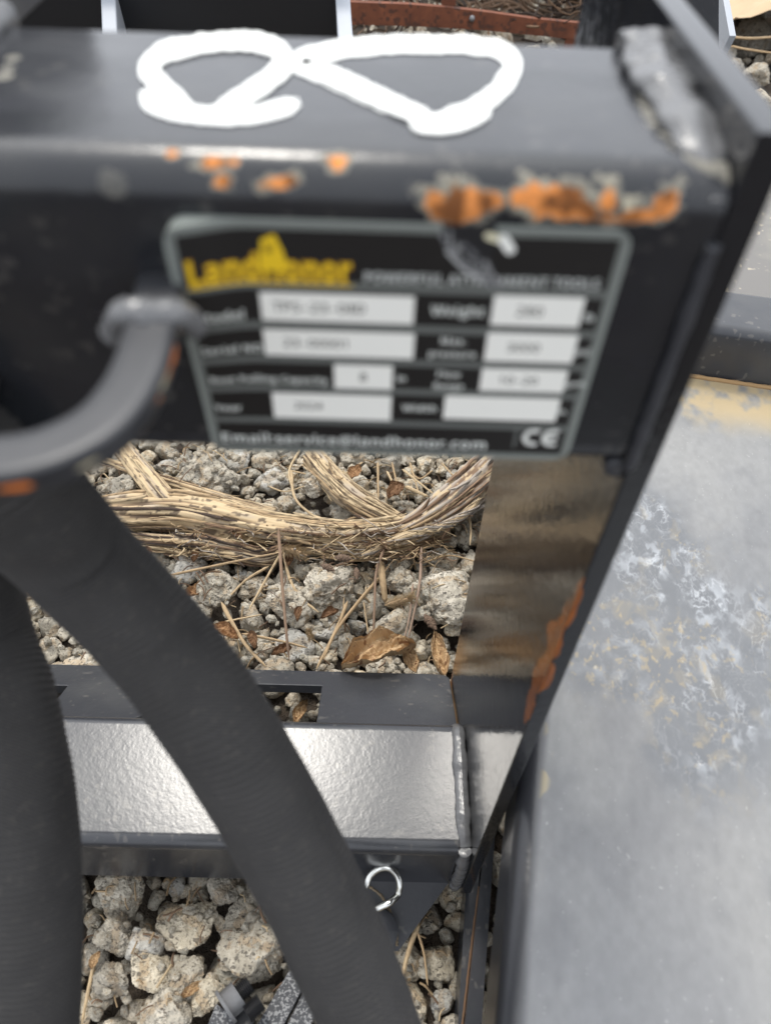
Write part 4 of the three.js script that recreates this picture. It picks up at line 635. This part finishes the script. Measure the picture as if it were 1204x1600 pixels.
for (const [x, y, s] of [[305, 868, 30], [232, 862, 31], [466, 960, 33], [440, 1018, 34], [370, 835, 35], [452, 872, 36], [515, 960, 38], [395, 1000, 39]]) leaf(x, y, rr(22, 34), 0.7, rr(0, 6), 1.5, 2, `dark shrivelled leaf scrap caught beside ${beside(x, y)}`, 0.24, s);
function foxtail(px, py, wpx, ang, label) {
  const c = onY(px, py, G - 0.3), L = wpx / F * depthOf(c) * S, q = m_(c), gs = [], ax = V(Math.cos(ang), 0.12, Math.sin(ang)).normalize();
  gs.push(sweep([q.clone().addScaledVector(ax, -L / 2), q.clone(), q.clone().addScaledVector(ax, L / 2)], (t) => L * 0.1 * Math.sin(Math.PI * Math.min(0.97, 0.06 + t * 0.9)), { seg: 24, sides: 10, sec: (a, t) => 1 + 0.3 * n3(t * 18, Math.cos(a) * 3, Math.sin(a) * 3), col: (a, t) => mix3(TAN, BRN, 0.3 + 0.5 * n3(t * 20, a, 1)) }));
  for (let i = 0; i < 260; i++) { const t = rr(-0.48, 0.48), a = rr(0, 6.283), n = V(rr(-1, 1), rr(-0.6, 1), rr(-1, 1)); n.addScaledVector(ax, -n.dot(ax)).normalize(); const p0 = q.clone().addScaledVector(ax, t * L).addScaledVector(n, L * 0.06), d = n.clone().addScaledVector(ax, 0.9).normalize(), l = L * rr(0.16, 0.3); gs.push(sweep([p0, p0.clone().addScaledVector(d, l * 0.5), p0.clone().addScaledVector(d, l)], (u) => 0.0003 * (1 - 0.7 * u), { seg: 2, sides: 3, closedEnds: false, col: () => mix3(CREAM, TAN, a / 8) })); }
  top(new THREE.Mesh(mergeGeometries(gs), fiberMat), 'foxtail_seed_head', label, 'seed head', 'bristly seed heads');
}
foxtail(460, 862, 46, 0.4, 'bristly tan seed head against the lower side of the vine'); foxtail(624, 940, 48, -0.25, 'bristly tan seed head between the red and pink stalks'); foxtail(483, 990, 24, 1.2, 'small bristly seed head among pale pebbles');
for (const [x, y, w, a, l] of [[536, 872, 28, 0.1, 'dark seed spike near the top of the large pale pitted rock'], [512, 887, 26, 0.5, 'dark seed spike in the middle of the large pale pitted rock'], [557, 896, 24, 1.5, 'dark seed spike on the edge of the large pale pitted rock'], [672, 972, 34, 1.0, 'dark seed spike under the craggy grey rock']]) {
  const c = onY(x, y, G - 0.5 * (y < 900 ? 1 : 0.5)), L = w / F * depthOf(c) * S, q = m_(c), ax = V(Math.cos(a), 0.05, Math.sin(a));
  top(new THREE.Mesh(sweep([q.clone().addScaledVector(ax, -L / 2), q.clone(), q.clone().addScaledVector(ax, L / 2)], (t) => L * 0.2 * Math.sin(Math.PI * Math.min(0.96, 0.06 + t * 0.9)), { seg: 36, sides: 14, sec: (b, t) => 1 + 0.55 * n3(t * 14, Math.cos(b) * 4, Math.sin(b) * 4), col: (b, t) => mix3(DRK, REDB, 0.5 + n3(t * 16, b * 2, 1)) }), fiberMat), 'seed_spike', l, 'seed spike', 'dark seed spikes');
}
// fine litter: short fibres in the gaps
{
  const gs = []; for (let i = 0; i < 420; i++) { let px, py; if (rnd() < 0.8) { px = rr(120, 780); py = rr(715, 1050); } else { px = rr(120, 690); py = rr(1380, 1600); } const a = rr(0, 6.283), l = rr(6, 34), p = onY(px, py, G), q = m_(p), k = l / F * depthOf(p) * S, y = settle(q.x, q.z, 0.004) + 0.004; const A = V(q.x - Math.cos(a) * k / 2, y + rr(-0.003, 0.004), q.z - Math.sin(a) * k / 2), B = V(q.x + Math.cos(a) * k / 2, y + rr(-0.003, 0.006), q.z + Math.sin(a) * k / 2), C = A.clone().lerp(B, 0.5).add(V(rr(-1, 1) * 0.002, 0.003, rr(-1, 1) * 0.002)); const b = [CREAM, TAN, TAN, BRN, REDB][Math.floor(rnd() * 5)]; gs.push(sweep([A, C, B], rr(0.0004, 0.001), { seg: 6, sides: 4, closedEnds: false, col: () => b })); }
  top(new THREE.Mesh(mergeGeometries(gs), fiberMat), 'straw_litter', 'short bits of dry straw scattered between the stones', null, null, 'stuff');
}
// ---------------------------------------------------------------- things beyond the frame
{ // black attachment standing behind
  const o = group(), z = -7, A = onZ(-60, 60, z), B = onZ(540, 60, z);
  part('panel', new RoundedBoxGeometry((B.x - A.x + 6) * S, 3.1 * S, 0.1 * S, 2, 0.01 * S).translate(((A.x - 6 + B.x) / 2) * S, 1.57 * S, (z - 0.1) * S), std({ color: lin(0.006, 0.006, 0.007), roughness: 0.35 }), o);
  for (const [a, b, c, d] of [[169, -8, 184, 70], [525, -8, 546, 90]]) part('rib', bar(m_(atDepth(a + 5, b - 60, 6.35)), m_(atDepth((a + c) / 2 + (c - a), d + 240, 5.2)), 0.118 * S, 0.3 * S, V(1, 0, 0)), paleEdge, o, 'pale grey rib edge');
  part('strip', bar(m_(atDepth(186, -20, 6.4)), m_(atDepth(206, 110, 6.2)), 0.02 * S, 0.02 * S, V(1, 0, 0)), std({ color: lin(0.45, 0.3, 0.03), roughness: 0.5 }), o, 'thin yellow strip');
  top(o, 'black_panel_attachment', 'black panelled attachment with pale rib edges standing beyond the tube', 'attachment');
}
{ // rusty frame
  const rustMap = tex(512, 512, (u, w) => mix3(mix3([0.3, 0.17, 0.115], [0.5, 0.29, 0.19], fbm(u, w, 8, 5, 3)), [0.24, 0.16, 0.13], sm(0.6, 0.7, fbm(u, w, 20, 3, 9)) * 0.7), true);
  const rm = std({ map: rep(rustMap, 1 / 0.2), roughness: 0.9 }), o = group(), z = -14.5, T = [[500, 1], [560, 4], [640, 7], [700, 12], [760, 19], [830, 29], [900, 36], [980, 40], [1120, 44]], B = [[500, 38], [560, 39], [640, 41], [700, 44], [760, 48], [830, 55], [900, 62], [980, 68], [1120, 74]];
  const pos = [], idx = []; T.forEach((t, i) => { const a = onZ(...t, z), b = onZ(...B[i], z); for (const dz of [0, -0.12]) for (const p of [a, b]) { const q = v(p.x, p.y, z + dz); pos.push(q.x, q.y, q.z); } });
  for (let i = 0; i < T.length - 1; i++) for (const [a, b] of [[0, 1], [1, 3], [3, 2], [2, 0]]) { const k = i * 4; idx.push(k + a, k + b, k + 4 + a, k + 4 + a, k + b, k + 4 + b); }
  let g = new THREE.BufferGeometry(); g.setAttribute('position', new THREE.Float32BufferAttribute(pos, 3)); g.setIndex(idx); g = g.toNonIndexed(); g.computeVertexNormals(); g = (() => { const p = g.attributes.position, uv = new Float32Array(p.count * 2); for (let i = 0; i < p.count; i++) { uv[2 * i] = p.getX(i); uv[2 * i + 1] = p.getY(i); } g.setAttribute('uv', new THREE.BufferAttribute(uv, 2)); return g; })();
  part('rail', g, rm, o);
  for (const [x0, y0, x1, y1, w] of [[700, 14, 702, -90, 0.24], [958, 38, 975, -120, 0.34], [520, 4, 505, -90, 0.24]]) part('post', bar(m_(onZ(x0, y0, z - 0.2)), m_(onZ(x1, y1, z - 0.2)), w * S, 0.12 * S, V(1, 0, 0)), rm, o);
  part('bolt_head', new THREE.SphereGeometry(0.05 * S, 12, 8).translate(...m_(onZ(737, 29, z + 0.02)).toArray()), steel, o);
  for (const x of [520, 900]) part('foot', bar(m_(onZ(x, 45, z - 0.06)), V(onZ(x, 45, z).x * S, 0, (z - 0.06) * S), 0.3 * S, 0.1 * S, V(1, 0, 0)), rm, o);
  top(o, 'rusty_frame', 'low rusty flat-bar frame standing on the gravel beyond the tube', 'frame');
  // dead brush behind it
  const gs = []; for (let i = 0; i < 700; i++) { const x = rr(-1.5, 5.2), zz = rr(-19.5, -15.2), y = -4.3 + rr(0, 1.5) * rnd(), P = []; let a = rr(0, 6.28), p = V(x, y, zz); for (let k = 0; k < 4; k++) { P.push(m_(p)); a += rr(-0.9, 0.9); p = p.clone().add(V(Math.cos(a) * 0.4, rr(-0.25, 0.25), Math.sin(a) * 0.4)); if (p.y < -4.38) p.y = -4.38; } const b = [BRN, DRK, DRK, REDB, [0.1, 0.065, 0.04]][Math.floor(rnd() * 5)]; gs.push(sweep(P, rr(0.0012, 0.004), { seg: 7, sides: 4, closedEnds: false, col: () => b })); }
  top(new THREE.Mesh(mergeGeometries(gs), fiberMat), 'dead_brush', 'dark tangle of dead brush behind the rusty frame', null, null, 'stuff');
}
{ // beyond the deck: plate edge, tan sheet, rocks, post
  const o = group(); part('plate', prism([m_(onZ(1060, -60, -6.2)), m_(onZ(1122, -60, -6.2)), m_(onZ(1122, 330, -6.2)), m_(onZ(1060, 330, -6.2))], V(0, 0, 1), 0.05 * S), paintDull, o); 
  part('edge', bar(m_(atDepth(1111, -60, 6)), m_(atDepth(1135, 75, 5.7)), 0.05 * S, 0.2 * S, V(1, 0, 0)), paleEdge, o, 'pale plate edge'); top(o, 'dark_plate_attachment', 'dark plate with a pale grey edge beyond the top of the side plate', 'attachment');
  const c = onY(1176, 30, 4.1), pos = [], uv = [], idx = [], n = 24; for (let i = 0; i <= n; i++) for (let j = 0; j <= n; j++) { const x = (i / n - 0.5) * 3.2, z = (j / n - 0.5) * 4.4; const p = v(c.x + 0.55 + x, -4.0 + 0.28 * Math.sin(x * 1.6 + 1 + z) + 0.18 * n3(x * 1.2, z, 3) + 0.12 * n3(x * 3, z * 3, 6) + 0.25, c.z - 0.2 + z + 0.15 * n3(x * 4, 2, 2)); pos.push(p.x, p.y, p.z); uv.push(i / n, j / n); }
  for (let i = 0; i < n; i++) for (let j = 0; j < n; j++) { const a = i * (n + 1) + j; idx.push(a, a + 1, a + n + 1, a + 1, a + n + 2, a + n + 1); }
  const g = new THREE.BufferGeometry(); g.setAttribute('position', new THREE.Float32BufferAttribute(pos, 3)); g.setAttribute('uv', new THREE.Float32BufferAttribute(uv, 2)); g.setIndex(idx); g.computeVertexNormals();
  top(new THREE.Mesh(g, std({ color: lin(0.42, 0.31, 0.19), roughness: 0.9 })), 'tan_sheet', 'crumpled tan sheet lying on the gravel beyond the frame', 'sheet');
  [[1186, 56, 66, 3, 'dark rounded rock in front of the crumpled tan sheet'], [1150, 96, 40, 0, 'pale rock below the dark rounded rock beyond the frame'], [1188, 108, 46, 1, 'grey rock beneath two straws beyond the frame'], [1140, 70, 30, 0, 'small pale rock against the tan sheet'], [1165, 130, 44, 0, 'pale lumpy rock at the edge of the side plate top'], [1196, 150, 50, 4, 'cream rock beside the slim black post']].forEach(([px, py, w, mt, label], i) => { const p = onY(px, py, G - 0.25), R = 0.5 * w / F * depthOf(p) * S, q = m_(p), o2 = new THREE.Mesh(boxUV(rockGeo(16, 500 + i * 7), R), rockMats[mt]); o2.scale.setScalar(R); o2.position.set(q.x, R * 0.5, q.z); o2.rotation.y = i; top(o2, 'rock', label, 'rock', 'rocks beyond the frame'); });
  straw([[1140, 58, 0.2], [1170, 60, 0.3], [1230, 56, 0.2]], 9, TAN, 'long straw lying over the dark rounded rock beyond the frame', 0.6); straw([[1140, 72], [1170, 78, 0.1], [1230, 86]], 8, TAN, 'straw below the dark rounded rock beyond the frame', 0.5);
  const p = onY(1212, 118, G); const po = group(); part('shaft', new THREE.CylinderGeometry(0.16 * S, 0.16 * S, 1.5 * S, 24).translate(p.x * S, 0.74 * S, p.z * S), blackOxide, po); part('cap', new THREE.CylinderGeometry(0.17 * S, 0.17 * S, 0.06 * S, 24).translate(p.x * S, 1.5 * S, p.z * S), blackOxide, po); top(po, 'black_post', 'slim black post standing on the gravel beyond the frame', 'post');
}
renderer.render(scene, camera);
